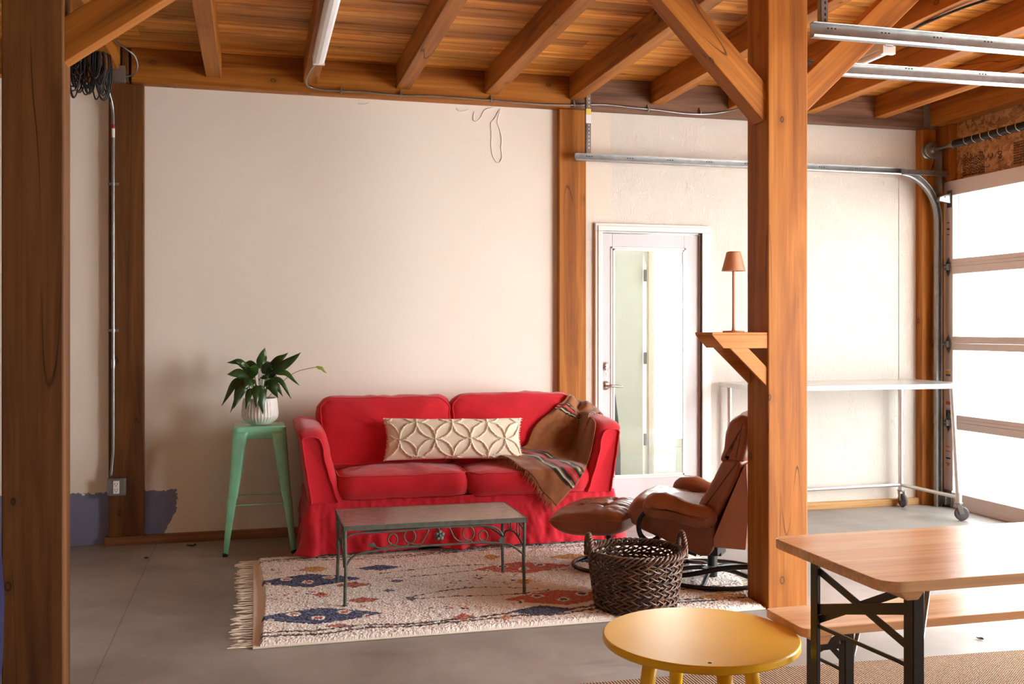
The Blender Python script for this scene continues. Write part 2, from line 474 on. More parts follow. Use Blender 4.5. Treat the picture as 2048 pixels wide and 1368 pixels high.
# ---------------------------------------------------------------- timber frame
obj('wall_beam', B((-3.5, 6.58, 2.885), (-0.815, YB, 3.10)), 'timber_x', bevel=0.004, label='short length of orange wall beam left of the grey junction box, mostly hidden by the big left post', cat='beam')
obj('wall_beam', B((-0.745, 6.58, 2.885), (2.12, YB, 3.10)), 'timber_x', bevel=0.004, label='orange timber beam along the top of the large beige wall panel', cat='beam')
obj('wall_beam', B((2.122, 6.58, 2.885), (4.95, YB, 3.10)), 'greyed', bevel=0.004, label='darker weathered timber beam above the white strand board wall and the glazed door', cat='beam')
jl = ['ceiling joist ending at the grey junction box in the left corner',
      'ceiling joist above the left end of the beige wall, first right of the coiled cable',
      'ceiling joist carrying the long white tube light at left',
      'ceiling joist next to the right of the long white tube light',
      'ceiling joist second to the right of the long white tube light',
      'ceiling joist whose end meets the wall beam just left of the perforated steel hanger',
      'ceiling joist crossing behind the left brace of the middle post, its end above the door',
      'ceiling joist half hidden behind the middle post, carrying the second white light',
      'ceiling joist second from the right wall, first end seen right of the middle post',
      'ceiling joist nearest to the glazed overhead door']
for k in range(-1, 9):
    x0 = -0.30 + 0.602 * k
    m_ = MB(); m_.box((x0, -2.9, 2.942), (x0 + 0.094, 6.58, 3.10))
    obj('ceiling_joist', m_, 'timber_y', bevel=0.004, label=jl[k + 1], cat='joist', group='ceiling joists')
def post(a, b, label, mat='timber_z'):
    return obj('timber_post', B(a, b), mat, bevel=0.006, label=label, cat='post')
# dovetail shoulders leave dark slots at the head of the left wall post
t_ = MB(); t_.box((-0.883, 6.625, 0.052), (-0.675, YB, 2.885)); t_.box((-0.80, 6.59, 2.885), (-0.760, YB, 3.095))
obj('timber_post', t_, 'timber_shaded', bevel=0.005, label='brown timber post on the back wall carrying the steel conduit and the socket', cat='post')
post((2.05, 6.625, 0.052), (2.248, YB, 2.885), 'orange timber post on the back wall between the sofa and the glazed door')
post((4.95, 6.60, 0), (5.075, YB, 2.885), 'narrow timber post in the back corner beside the overhead door')
post((-0.878, 3.90, 0), (-0.672, 4.04, 3.10), 'big dark brown timber post at the left edge of the picture', 'timber_shaded')
post((2.385, 4.32, 0), (2.598, 4.53, 3.10), 'big orange timber post in the middle of the room carrying the small shelf')
def brace(p, q, w, y0, y1, label):
    a = Vector((p[0], 0, p[1])); b = Vector((q[0], 0, q[1])); L = (b - a).length
    m_ = MB(); m_.box((-L / 2, -(y1 - y0) / 2, -w / 2), (L / 2, (y1 - y0) / 2, w / 2))
    o = obj('knee_brace', m_, 'timber_x', bevel=0.004, label=label, cat='brace', local=True)
    c = (a + b) / 2
    o.location = (c.x, (y0 + y1) / 2, c.z); o.rotation_euler = (0, -math.atan2(b.z - a.z, b.x - a.x), 0)
    return o
brace((2.42, 2.40), (1.70, 3.13), 0.135, 4.34, 4.45, 'knee brace rising to the left from the middle orange post')
brace((2.56, 2.46), (3.24, 3.10), 0.135, 4.34, 4.44, 'knee brace rising to the right from the middle orange post')
brace((-0.72, 2.37), (0.02, 2.92), 0.135, 3.92, 4.00, 'knee brace rising to the right from the big dark left post')
# framing of the overhead door head
obj('door_header', B((4.99, 3.0, 2.90), (5.12, 6.56, 3.10)), 'timber_y', bevel=0.004, label='horizontal timber beam above the glazed overhead door', cat='beam')
obj('jamb_stud', B((5.085, 6.45, 2.475), (5.14, 6.57, 2.90)), 'timber_z', bevel=0.003, label='short upright timber behind the drum of the door spring', cat='stud')
obj('jamb_stud', B((5.10, 6.55, 0), (5.14, YB, 2.90)), 'timber_z', bevel=0.003, label='full-height timber between the curved door track and the glass garage door', cat='stud')
# ---------------------------------------------------------------- glazed door in the back wall
DX0, DX1, DZ = 2.345, 3.19, 2.06
dr = thing('door_1', (2.76, YB, 0), None, None); dr['kind'] = 'structure'
mb = MB(); yf = YB - 0.028
for k, (o_, d_) in enumerate(((0, 0.0), (0.018, -0.008))):
    mb.box((2.325 + o_, yf + d_, 0), (2.378, YB + 0.001, 2.045)); mb.box((3.142, yf + d_, 0), (3.215 - o_, YB + 0.001, 2.045))
    mb.box((2.325 + o_, yf + d_, 2.045), (3.215 - o_, YB + 0.001, 2.10 - o_))
obj('casing', mb, 'white_trim', dr, bevel=0.004)
mb = MB(); mb.box((2.345, YB, 0), (2.372, YB + 0.12, 2.05)); mb.box((3.15, YB, 0), (3.19, YB + 0.12, 2.05)); mb.box((2.345, YB, 2.035), (3.19, YB + 0.12, 2.06))
obj('jamb', mb, 'white_trim', dr, bevel=0.002)
mb = MB(); y0, y1 = YB + 0.012, YB + 0.052
mb.box((2.378, y0, 0.02), (2.465, y1, 2.03)); mb.box((3.02, y0, 0.02), (3.142, y1, 2.03))
mb.box((2.465, y0, 1.925), (3.02, y1, 2.03)); mb.box((2.465, y0, 0.02), (3.02, y1, 0.29))
slab = obj('slab', mb, 'door_grey', dr, bevel=0.003)
mb = MB()
for (a, b, w_) in (((2.452, 0.278), (3.033, 1.938), 0.012), ((2.466, 0.292), (3.019, 1.924), 0.022)):
    yy = y0 - 0.006 if w_ < .02 else y0 - 0.011
    t_ = 0.016
    mb.box((a[0], yy, a[1]), (a[0] + t_, y0, b[1])); mb.box((b[0] - t_, yy, a[1]), (b[0], y0, b[1]))
    mb.box((a[0], yy, b[1] - t_), (b[0], y0, b[1])); mb.box((a[0], yy, a[1]), (b[0], y0, a[1] + t_))
obj('glazing_bead', mb, 'white_trim', dr, bevel=0.003)
obj('pane', B((2.466, y0 + 0.018, 0.29), (3.02, y0 + 0.022, 1.925)), 'glass', dr)
def rosette(z, r):
    m_ = MB(); m_.lathe([(r, 0), (r, -0.006), (r * .8, -0.014), (r * .35, -0.018)], (2.412, y0, z), 24, 'y'); return m_
m_ = rosette(1.085, 0.03); m_.box((2.405, y0 - 0.03, 1.08), (2.419, y0 - 0.017, 1.09))
db = obj('deadbolt', m_, 'nickel', dr, smooth=False)
m_ = MB(); m_.box((2.408, y0 - 0.036, 1.062), (2.416, y0 - 0.030, 1.09)); m_.tube(arc((2.412, y0 - 0.034, 1.045), 0.013, 0, 2 * PI, 16), 0.0015, 6); m_.box((2.409, y0 - 0.037, 1.0), (2.417, y0 - 0.034, 1.036))
obj('key', m_, 'nickel', db)
m_ = rosette(0.948, 0.033); m_.cyl((2.412, y0 - 0.01, 0.948), (2.412, y0 - 0.055, 0.948), 0.010)
m_.tube(cr([(2.412, y0 - 0.052, 0.948), (2.44, y0 - 0.058, 0.948), (2.49, y0 - 0.055, 0.944), (2.525, y0 - 0.052, 0.942)], 5), [0.009] * 12 + [0.007] * 4, 10)
obj('lever_handle', m_, 'nickel', dr, smooth=True)
# the hall behind
struct('wall_hall', B((2.0, 6.80, 0), (2.1, 9.3, 3.1)), 'hall_white')
mb = MB(); mb.box((2.1, 8.6, 0), (3.10, 8.7, 3.1)); mb.box((3.98, 8.6, 0), (4.6, 8.7, 3.1)); mb.box((4.5, 6.8, 0), (4.6, 8.6, 2.15)); mb.box((4.5, 6.8, 2.4), (4.6, 8.6, 3.1)); mb.box((3.10, 8.6, 2.02), (3.98, 8.7, 3.1)); mb.box((3.10, 8.6, 0), (3.98, 8.7, 0.25))  # high slot in the right-hand wall added to brighten the hall
struct('wall_hall', mb, 'hall_white')
wd = thing('window_1', (3.54, 8.6, 0.25), None, None); wd['kind'] = 'structure'
mb = MB()
mb.box((3.10, 8.59, 0.25), (3.16, 8.66, 2.02)); mb.box((3.92, 8.59, 0.25), (3.98, 8.66, 2.02)); mb.box((3.10, 8.59, 1.96), (3.98, 8.66, 2.02)); mb.box((3.10, 8.59, 0.25), (3.98, 8.66, 0.33))
obj('window_frame', mb, 'white_trim', wd, bevel=0.003)
obj('pane', B((3.16, 8.62, 0.33), (3.92, 8.626, 1.96)), 'glass', wd)
hd = thing('hall_door', (2.9, 7.6, 0), 'pale inner door standing open in the hall seen through the glass', 'door')
mb = MB(); mb.box((2.62, 8.02, 0.01), (3.235, 8.06, 2.03))
obj('slab', mb, 'hall_white', hd, bevel=0.003)
mb = MB(); mb.box((3.262, 8.0, 0), (3.33, 8.10, 2.10)); mb.box((3.275, 7.985, 0), (3.315, 8.0, 2.08))
obj('jamb', mb, 'white_trim', hd, bevel=0.003)
for z in (1.81, 1.10, 0.40):
    m_ = MB(); m_.cyl((3.248, 8.0, z - .05), (3.248, 8.0, z + .05), 0.009, 10); m_.box((3.236, 8.0, z - .05), (3.262, 8.012, z + .05))
    obj('hinge', m_, 'zinc', hd)
m_ = MB()
m_.lathe([(0.09, 0.02), (0.11, 0.1), (0.10, 0.35), (0.085, 0.60), (0.05, 0.95), (0.035, 1.12), (0.0, 1.14)], (2.74, 7.55, 0), 20, fn=lambda a, h: 1 + .08 * math.sin(3 * a + 5 * h))
obj('broom_bag', m_, plain('grey_bag_fabric', srgb(96, 98, 100), 0.8), smooth=True, label='dim grey upright bag in the hall behind the left side of the door glass', cat='bag')

# ---------------------------------------------------------------- glazed overhead door
def overhead_door(y0, y1, label, detail=True):
    t = thing('overhead_door', (XR, (y0 + y1) / 2, 0), label, 'garage door')
    zr = [(0.0, 0.115, 0.595), (0.615 + .035, 0.703, 1.191), (1.242, 1.293, 1.765), (1.822, 1.879, 2.36)]
    ztop = [0.649, 1.241, 1.821, 2.47]; zbot = [0.0, 0.650, 1.242, 1.822]
    for i in range(4):
        g0, g1 = zr[i][1], zr[i][2]
        m_ = MB(); X0, X1 = XR, XR + 0.045
        m_.box((X0, y0, zbot[i]), (X1, y1, g0)); m_.box((X0, y0, g1), (X1, y1, ztop[i]))
        n = 2; sw = 0.10; cw = 0.06
        ys = [y0 + sw]; span = (y1 - y0 - 2 * sw - (n - 1) * cw) / n
        m_.box((X0, y1 - sw, g0), (X1, y1, g1)); m_.box((X0, y0, g0), (X1, y0 + sw, g1))
        gl = MB(); yy = y0 + sw
        for k in range(n):
            gl.box((X0 + 0.02, yy, g0), (X0 + 0.024, yy + span, g1)); yy += span
            if k < n - 1: m_.box((X0, yy, g0), (X1, yy + cw, g1)); yy += cw
        # groove lines on the rails
        m_.box((X0 - 0.004, y0 + 0.004, zbot[i] + 0.006), (X0, y1 - 0.004, zbot[i] + 0.024))
        s_ = obj('door_section', m_, 'door_panel', t, bevel=0.003)
        obj('pane', gl, 'glass_dim', s_)
        if detail: DOORSEC.append((s_, i, zbot[i], ztop[i]))
    return t
DOORSEC = []
od = overhead_door(4.46, 6.545, 'white overhead garage door with four rows of large glass panes')
for i, z in enumerate((0.640, 1.235, 1.818)):
    m_ = MB(); X = XR - 0.004; yc = 6.485
    m_.prism([(yc, z + .075), (yc - .028, z + .03), (yc - .028, z - .03), (yc, z - .075), (yc + .028, z - .03), (yc + .028, z + .03)], 'x', X - 0.003, X)
    m_.box((X - 0.03, yc - .018, z - .022), (X, yc + .022, z + .022))
    m_.cyl((X - 0.03, yc + 0.0, z), (X - 0.03, 6.60, z), 0.007, 10); m_.cyl((X - 0.03, 6.575, z), (X - 0.03, 6.60, z), 0.022, 16)
    obj('roller_hinge', m_, 'galv', od, bevel=0.002)
m_ = MB(); X = XR - 0.004   # top fixture with its curved arm
m_.box((X - .004, 6.44, 2.27), (X, 6.50, 2.40)); m_.cyl((X - .05, 6.45, 2.345), (X - .05, 6.60, 2.345), 0.008, 10)
m_.prism([(X, 2.38), (X - .10, 2.345), (X - .105, 2.315), (X, 2.30)], 'y', 6.455, 6.495)
obj('top_roller_bracket', m_, 'galv', od, bevel=0.003)
m_ = MB(); m_.box((X - .01, 6.44, 0.005), (X, 6.53, 0.13)); m_.box((X - .04, 6.47, 0.02), (X, 6.53, 0.08)); m_.cyl((X - .03, 6.50, .05), (X - .03, 6.6, .05), .01, 10)
obj('bottom_bracket', m_, 'galv', od, bevel=0.003)
# stickers on the stile
def sticker(z, h, cols, w=0.05, yc=6.495):
    m_ = MB(); n = len(cols)
    for k, c in enumerate(cols):
        m_.cm = k; m_.box((XR - .0012 - .0002 * k, yc - w / 2, z - h * (k + 1) / n), (XR - .0004, yc + w / 2, z - h * k / n))
    return obj('warning_sticker', m_, [STK[c] for c in cols], od)
STK = {'y': plain('yellow_sticker', srgb(226, 196, 92), .5, var=.02), 'b': plain('dark_blue_print', srgb(70, 72, 92), .5, var=.02), 'w': plain('white_sticker', srgb(236, 232, 228), .5, var=.02),
       'o': plain('orange_print', srgb(222, 112, 74), .5, var=.02), 'k': plain('black_print', srgb(60, 56, 54), .5, var=.02)}
sticker(1.045, 0.052, 'wyyb'); sticker(0.80, 0.05, 'ow'); sticker(0.735, 0.055, 'bkb')
for z in (0.46, 0.425): sticker(z, 0.007, 'o')
sticker(0.375, 0.012, 'k'); sticker(0.335, 0.011, 'o'); sticker(0.32, 0.006, 'k', 0.02)
for z, h in ((2.16, .006), (2.115, .012), (2.07, .006)): sticker(z, h, 'k', 0.03)

# tracks: C-channel swept along a path in the XZ plane
def channel(path, yc, h=0.05, d=0.03, t=0.003, flip=1):
    # profile in (n, y): n is the normal in the XZ plane
    prof = [(h / 2, -d * .55), (h / 2, d * .45), (-h / 2, d * .45), (-h / 2, -d * .55), (-h / 2 + .010, -d * .55 - .006), (-h / 2 + .012, -d * .55),
            (-h / 2 + t, -d * .5), (-h / 2 + t, d * .45 - t), (h / 2 - t, d * .45 - t), (h / 2 - t, -d * .5)]
    P = [Vector((p[0], 0, p[1])) for p in path]; vs = []; n = len(prof)
    for i, p in enumerate(P):
        a = P[max(i - 1, 0)]; b = P[min(i + 1, len(P) - 1)]; T = (b - a).normalized(); N = Vector((-T.z, 0, T.x))
        for (u, v) in prof: vs.append(p + N * u + Vector((0, yc + v * flip, 0)))
    fs = []
    for i in range(len(P) - 1):
        for k in range(n):
            k2 = (k + 1) % n; fs.append((i * n + k, i * n + k2, (i + 1) * n + k2, (i + 1) * n + k))
    fs.append(tuple(range(n))); fs.append(tuple(range((len(P) - 1) * n, len(P) * n))[::-1])
    m_ = MB(); m_.add(vs, fs); return m_
def slots(parent, x0, x1, y, z, step=0.30):
    x = x0 + 0.06
    while x < x1:
        for k in range(3): obj('rail_slot', B((x + k * .018, y - .0008, z - .003), (x + k * .018 + .009, y, z + .003)), 'dark', parent)
        x += step
# path: horizontal then quarter bend then down the jamb
R_ = 0.36; xc = 5.035 - R_
path = [(2.135 + (xc - 2.135) * i / 6, 2.535) for i in range(7)] + [(xc + R_ * math.sin(a), 2.535 - R_ + R_ * math.cos(a)) for a in [PI / 2 * k / 14 for k in range(1, 15)]] + [(5.035, 2.1), (5.035, 1.0), (5.035, 0.0)]
tr = thing('door_track', (4.2, 6.46, 2.5), 'long galvanised track along the back wall curving down beside the glass garage door', 'rail')
obj('rail', channel(path, 6.53), 'galv', tr)
slots(tr, 2.15, 4.6, 6.5135, 2.54)
m_ = MB(); m_.box((4.68, 6.475, 2.505), (5.08, 6.479, 2.545)); m_.box((4.68, 6.45, 2.505), (5.08, 6.479, 2.508)); obj('bracket_arm', m_, 'galv', tr)
m_ = MB(); m_.box((5.045, 6.50, 2.38), (5.05, 6.58, 2.74)); obj('spring_plate', m_, 'galv', tr)
def hanger(parent, x, y, z0, z1, yellow=False, side=1):
    m_ = MB(); z = z0
    m_.box((x - .017, y, z0), (x + .017, y + .002, z1)); m_.box((x - .017, y, z0), (x - .015, y + .03, z1))
    h = obj('hanger_strap', m_, 'galv', parent)
    m_ = MB(); z = z0 + .03
    while z < z1 - .02: m_.box((x + .0, y - .0007, z), (x + .007, y, z + .013)); z += .026
    obj('strap_holes', m_, 'white_trim' if yellow else 'dark', h)
    if yellow:
        m_ = MB(); m_.cm = 0; m_.box((x - .018, y - .001, z1 - .14), (x + .018, y + .003, z1 - .10)); m_.cm = 1; m_.box((x - .018, y - .001, z1 - .20), (x + .018, y + .003, z1 - .14))
        obj('tape_label', m_, [STK['y'], STK['w']], h)
    return h
hanger(tr, 2.222, 6.50, 2.56, 2.965, True)
t2 = thing('door_track', (4.0, 3.9, 2.6), 'nearest galvanised overhead track at the upper right, ending beside the middle post', 'rail')
obj('rail', channel([(2.365, 2.662), (4.7, 2.662), (5.0, 2.64)], 3.9, h=0.066), 'galv', t2)
slots(t2, 2.37, 3.5, 3.9 - .0172, 2.67, 0.27)
hanger(t2, 2.44, 3.92, 2.68, 3.10)
t3 = thing('door_track', (4.0, 4.5, 2.6), 'lower galvanised overhead track passing behind the right brace at upper right', 'rail')
obj('rail', channel([(2.66, 2.672), (4.6, 2.69), (5.0, 2.64)], 4.5, h=0.066), 'galv', t3)
slots(t3, 3.2, 4.0, 4.5 - .0172, 2.70, 0.45)
# torsion spring over the door
sp = thing('torsion_spring', (5.02, 6.0, 2.70), 'dark torsion spring on its shaft above the glass garage door', 'spring')
obj('shaft', MB().cyl((5.00, 4.3, 2.715), (5.00, 6.60, 2.715), 0.0125, 14), 'galv', sp, smooth=True)
def coil_r(i): return 0.026 + 0.0012 * math.sin(i * 1.1)
m_ = MB(); yy = 6.30; prof = []
while yy > 4.9:
    prof += [(0.0265, yy), (0.0285, yy - .0015), (0.0265, yy - .003)]; yy -= .004
m_.lathe([(0.0, 6.302)] + prof + [(0.0, yy)], (5.00, 0, 2.715), 16, 'y')
obj('coil', m_, 'spring', sp)
for k in range(9):
    y_ = 6.18 - k * .085; m_ = MB()
    m_.tube([(5.0 + .0292 * math.cos(a), y_ - .02 * (a - 2) / 2, 2.715 + .0292 * math.sin(a)) for a in [2.3 + .25 * q for q in range(10)]], .0022, 5)
    obj('chalk_mark', m_, 'white_trim', sp)
m_ = MB(); m_.lathe([(0.0, 6.31), (.03, 6.31), (.03, 6.295), (.018, 6.335), (.016, 6.36), (0.0, 6.36)], (5.0, 0, 2.715), 16, 'y'); obj('cone', m_, 'zinc', sp)
m_ = MB(); m_.lathe([(0.0, 6.60), (.062, 6.60), (.066, 6.59), (.055, 6.585), (.055, 6.555), (.066, 6.55), (.062, 6.54), (.03, 6.538), (.024, 6.51), (0.0, 6.51)], (5.0, 0, 2.715), 28, 'y')
obj('cable_drum', m_, 'galv', sp, bevel=.001)
# printed strand board over the door
def text_mesh(txt, size):
    cu = bpy.data.curves.new('lettering', 'FONT'); cu.body = txt; cu.size = size; cu.extrude = 0.0006; cu.align_x = 'CENTER'
    o = bpy.data.objects.new('lettering', cu); COL.objects.link(o)
    dg = bpy.context.evaluated_depsgraph_get(); me = bpy.data.meshes.new_from_object(o.evaluated_get(dg))
    m_ = MB(); m_.add([v.co.copy() for v in me.vertices], [tuple(p.vertices) for p in me.polygons])
    bpy.data.objects.remove(o); bpy.data.curves.remove(cu); return m_
M['ink'] = plain('brown_ink', srgb(70, 40, 24), .8)
st = MB()
random.seed(3)
for k in range(15):       # rows of small print running upward
    y_ = 6.375 - k * .0155; z = 2.49; zt = 2.64 + random.uniform(-.02, .015)
    while z < zt:
        L = random.uniform(.006, .02); st.box((5.136, y_ - .003, z), (5.1385, y_ + .003, z + L)); z += L + random.uniform(.004, .009)
def stamp(txt, size, y_, z_):
    # text read upward on the wall that faces -X
    t_ = text_mesh(txt, size); t_.xf(Matrix(((0, 0, 1, 5.137), (0, 1, 0, y_), (1, 0, 0, z_), (0, 0, 0, 1)))); st.add(t_.v, t_.f)
stamp('C', .06, 6.07, 2.60); stamp('60', .06, 5.975, 2.59); stamp('L', .05, 6.10, 2.53)
for k in range(8):
    y_ = 5.86 - k * .014; z = 2.50
    while z < 2.66: st.box((5.136, y_ - .002, z), (5.1385, y_ + .002, z + .012)); z += .018
obj('board_stamp', st, 'ink', label='faded brown ink printing on the strand board above the garage door', cat='printing')
# ---------------------------------------------------------------- lights, conduit, cables
def tube_light(x0, x1, ya, yb, zb, zt, label, housing):
    t = thing('strip_light', ((x0 + x1) / 2, (ya + yb) / 2, zt), label, 'light fixture')
    m_ = MB()
    if housing:
        m_.box((x0 + .01, ya, zb + .035), (x1 - .01, yb, zt)); obj('housing', m_, 'white_trim', t, bevel=.003)
        obj('end_cap', B((x0 - .005, ya, zb), (x1 + .005, ya + .03, zb + .045)), 'white_trim', t, bevel=.003); obj('end_cap', B((x0 - .005, yb - .03, zb), (x1 + .005, yb, zb + .045)), 'white_trim', t, bevel=.003)
        obj('tube', MB().cyl(((x0 + x1) / 2, ya + .03, zb + .02), ((x0 + x1) / 2, yb - .03, zb + .02), .018, 16), 'white_plastic', t, smooth=True)
    else:
        m_.prism([(x0, zt), (x0, zb + .02), (x0 + .012, zb + .004), ((x0 + x1) / 2, zb), (x1 - .012, zb + .004), (x1, zb + .02), (x1, zt)], 'y', ya, yb)
        obj('diffuser', m_, 'white_plastic', t, bevel=.003)
        obj('end_cap', B((x0 - .001, yb - .012, zb - .001), (x1 + .001, yb, zt)), 'white_trim', t, bevel=.002)
    return t
tube_light(0.325, 0.392, 3.4, 5.89, 2.885, 2.942, 'long white tube light on a joist at upper left, switched off', False)
tube_light(3.335, 3.405, 4.77, 6.0, 2.86, 2.942, 'short white strip light with open end on a joist at upper right', True)
cab = thing('armoured_cable', (1.6, 6.57, 2.9), 'thin grey armoured cable running along the wall beam from the long tube light', 'cable')
import math as _m
pts = [(0.352, 5.90, 2.925), (0.345, 6.05, 2.93), (0.325, 6.25, 2.93), (0.315, 6.42, 2.92), (0.335, 6.54, 2.915), (0.40, 6.565, 2.905), (0.53, 6.565, 2.902), (0.7, 6.566, 2.905), (0.93, 6.566, 2.897), (1.2, 6.566, 2.905), (1.55, 6.566, 2.899),
       (1.9, 6.566, 2.892), (2.13, 6.566, 2.90), (2.35, 6.566, 2.915), (2.6, 6.566, 2.905), (2.75, 6.566, 2.90), (3.0, 6.566, 2.886), (3.2, 6.566, 2.90), (3.35, 6.5, 2.93), (3.37, 6.2, 2.935), (3.37, 6.0, 2.93)]
obj('sheath', MB().tube(cr(pts, 6), .0065, 8), 'galv', cab, smooth=True)
for x in (0.545, 0.935, 1.55, 2.14, 2.69, 3.09):
    m_ = MB(); m_.box((x - .006, 6.556, 2.888), (x + .006, 6.58, 2.914)); m_.box((x - .006, 6.572, 2.91), (x + .006, 6.58, 2.935))
    obj('cable_clip', m_, 'galv', cab, bevel=.002)
obj('armoured_cable', MB().tube(cr([(3.39, 4.80, 2.935), (3.385, 4.6, 2.94), (3.365, 4.45, 2.935), (3.37, 4.2, 2.93), (3.42, 4.0, 2.93), (3.55, 3.85, 2.95), (3.8, 3.7, 2.98)], 6), .007, 8), 'cable_black', smooth=True,
    label='dark cable leaving the short strip light toward the upper right', cat='cable')
# junction box in the corner with its looped cable
jb = thing('junction_box', (-0.83, 6.56, 2.86), 'square grey steel junction box at the top of the left wall post', 'electrical box')
obj('box_body', B((-0.878, 6.515, 2.868), (-0.775, 6.575, 2.962)), 'zinc', jb, bevel=.002)
obj('cover_plate', B((-0.882, 6.510, 2.864), (-0.771, 6.515, 2.966)), 'zinc', jb, bevel=.001)
m_ = MB()
for x, z in ((-.872, 2.957), (-.781, 2.873)): obj('screw', MB().cyl((x, 6.508, z), (x, 6.512, z), .004, 8), 'galv', jb)
m_.cyl((-.772, 6.545, 2.91), (-.755, 6.545, 2.91), .011, 12); obj('connector', m_, 'galv', jb)
obj('armoured_cable', MB().tube(cr([(-.756, 6.545, 2.91), (-.72, 6.53, 2.925), (-.70, 6.50, 2.97), (-.715, 6.46, 3.02), (-.76, 6.40, 3.045), (-.79, 6.2, 3.03), (-.80, 5.9, 3.03), (-.80, 5.0, 3.03)], 6), .006, 8), 'galv', smooth=True,
    label='looped light grey cable leaving the right side of the grey junction box', cat='cable')
cd = thing('conduit', (-0.853, 6.61, 0.43), 'thin steel conduit down the left edge of the brown wall post', 'pipe')
obj('pipe', MB().tube(cr([(-.885, 6.55, 2.87), (-.875, 6.56, 2.82), (-.857, 6.605, 2.73), (-.853, 6.612, 2.6), (-.853, 6.612, 2.2), (-.853, 6.612, 1.5), (-.853, 6.612, 1.0), (-.853, 6.612, .62), (-.858, 6.612, .53), (-.865, 6.605, .43)], 6), .0095, 10), 'galv', cd, smooth=True)
for z in (2.253, 1.341):
    m_ = MB(); m_.box((-.885, 6.618, z - .008), (-.822, 6.626, z + .008)); m_.cyl((-.853, 6.612, z - .008), (-.853, 6.612, z + .008), .0125, 12); m_.cyl((-.879, 6.612, z), (-.879, 6.62, z), .005, 8); m_.cyl((-.828, 6.612, z), (-.828, 6.62, z), .005, 8)
    obj('pipe_strap', m_, 'galv', cd)
obj('coupling', MB().cyl((-.853, 6.612, 1.11), (-.853, 6.612, 1.16), .0125, 12), 'galv', cd)
obj('red_tape', MB().cyl((-.853, 6.612, 2.60), (-.853, 6.612, 2.62), .0103, 12), plain('red_tape', srgb(200, 40, 50), .5), cd, label='red tape band')
obj('white_tag', MB().cyl((-.853, 6.612, 2.54), (-.853, 6.612, 2.595), .0101, 12), STK['w'], cd)
so = thing('wall_socket', (-0.83, 6.62, 0.317), 'square steel outlet box with white double socket on the left wall post', 'outlet')
obj('box_body', B((-.884, 6.575, .318), (-.776, 6.626, .426)), 'zinc', so, bevel=.004)
m_ = MB(); c_ = .014
P4 = [(-.884 + c_, .318), (-.776 - c_, .318), (-.776, .318 + c_), (-.776, .426 - c_), (-.776 - c_, .426), (-.884 + c_, .426), (-.884, .426 - c_), (-.884, .318 + c_)]
m_.prism(P4, 'y', 6.570, 6.575); cp = obj('cover_plate', m_, 'zinc', so, bevel=.002)
m_ = MB(); m_.box((-.848, 6.564, .332), (-.812, 6.570, .412)); rc = obj('receptacle', m_, 'white_plastic', so, bevel=.002)
m_ = MB()
for zc in (.354, .390):
    m_.box((-.839, 6.5632, zc - .002), (-.8365, 6.564, zc + .008)); m_.box((-.8245, 6.5632, zc - .002), (-.822, 6.564, zc + .008)); m_.cyl((-.8305, 6.5632, zc - .009), (-.8305, 6.564, zc - .009), .003, 8)
obj('slot', m_, 'dark', rc)
# hank of black cable hung from a nail on the joist side
ck = MB(); random.seed(11)
for k in range(36):
    xo = random.uniform(-.085, .085); L = random.uniform(.14, .30); w_ = random.uniform(.018, .045); yo = random.uniform(-.05, .05)
    top = Vector((-0.925 + xo * .45, 6.15 + yo * .5, 3.02)); c = -0.93 + xo
    ck.tube(cr([top, (c - w_, 6.15 + yo, 2.95), (c - w_ * 1.1, 6.15 + yo, 3.0 - L * .7), (c - w_ * .4, 6.15 + yo, 3.0 - L - .02), (c + w_ * .5, 6.16 + yo, 3.0 - L), (c + w_, 6.16 + yo, 3.0 - L * .6), (c + w_ * .6, 6.16 + yo, 2.96), top + Vector((.01, .01, .005))], 6), .0042, 6)
ck.tube(cr([(-.90, 6.18, 3.02), (-.87, 6.3, 2.93), (-.868, 6.42, 2.82), (-.866, 6.52, 2.78), (-.862, 6.57, 2.76)], 6), .004, 6)
ck.tube(cr([(-.91, 6.18, 3.02), (-.89, 6.3, 2.9), (-.878, 6.42, 2.80), (-.868, 6.52, 2.77), (-.864, 6.57, 2.75)], 6), .004, 6)
ck.cyl((-1.0, 6.15, 3.02), (-.85, 6.15, 3.03), .004, 6)
obj('cable_hank', ck, 'cable_black', smooth=True, label='hank of coiled black cable hanging in the upper left corner', cat='cable')
# flaking caulk strings on the wall
def curl(pts, r, label, n=5):
    P = cr(pts, n); m_ = MB(); m_.tube(P, [r * (0.55 + .9 * abs(nz(p, 30))) for p in P], 6)
    return obj('caulk_string', m_, 'white_trim', smooth=True, label=label, cat='caulk')
yw = YB - .003
curl([(.665, yw, 2.852), (.69, yw, 2.846), (.72, yw, 2.852), (.735, yw, 2.858)], .005, 'short curl of loose paint at the wall top, alone at the left')
curl([(1.33, yw, 2.86), (1.35, yw, 2.84), (1.39, yw, 2.842), (1.42, yw, 2.855)], .005, 'short curl of loose paint just left of the hanging paint loops')
curl([(1.60, yw, 2.88), (1.53, yw, 2.855), (1.50, yw, 2.80), (1.47, yw, 2.775), (1.45, yw, 2.79), (1.455, yw, 2.84)], .0035, 'small J-shaped string of loose paint below the wall beam')
curl([(1.63, yw, 2.86), (1.60, yw, 2.80), (1.575, yw, 2.77), (1.578, yw, 2.7), (1.575, yw, 2.62), (1.585, yw, 2.55), (1.61, yw, 2.505), (1.635, yw, 2.50), (1.652, yw, 2.54), (1.645, yw, 2.6), (1.65, yw, 2.66), (1.635, yw, 2.73), (1.62, yw, 2.78), (1.64, yw, 2.87)], .0035, 'long hanging loop of loose paint on the upper beige wall')
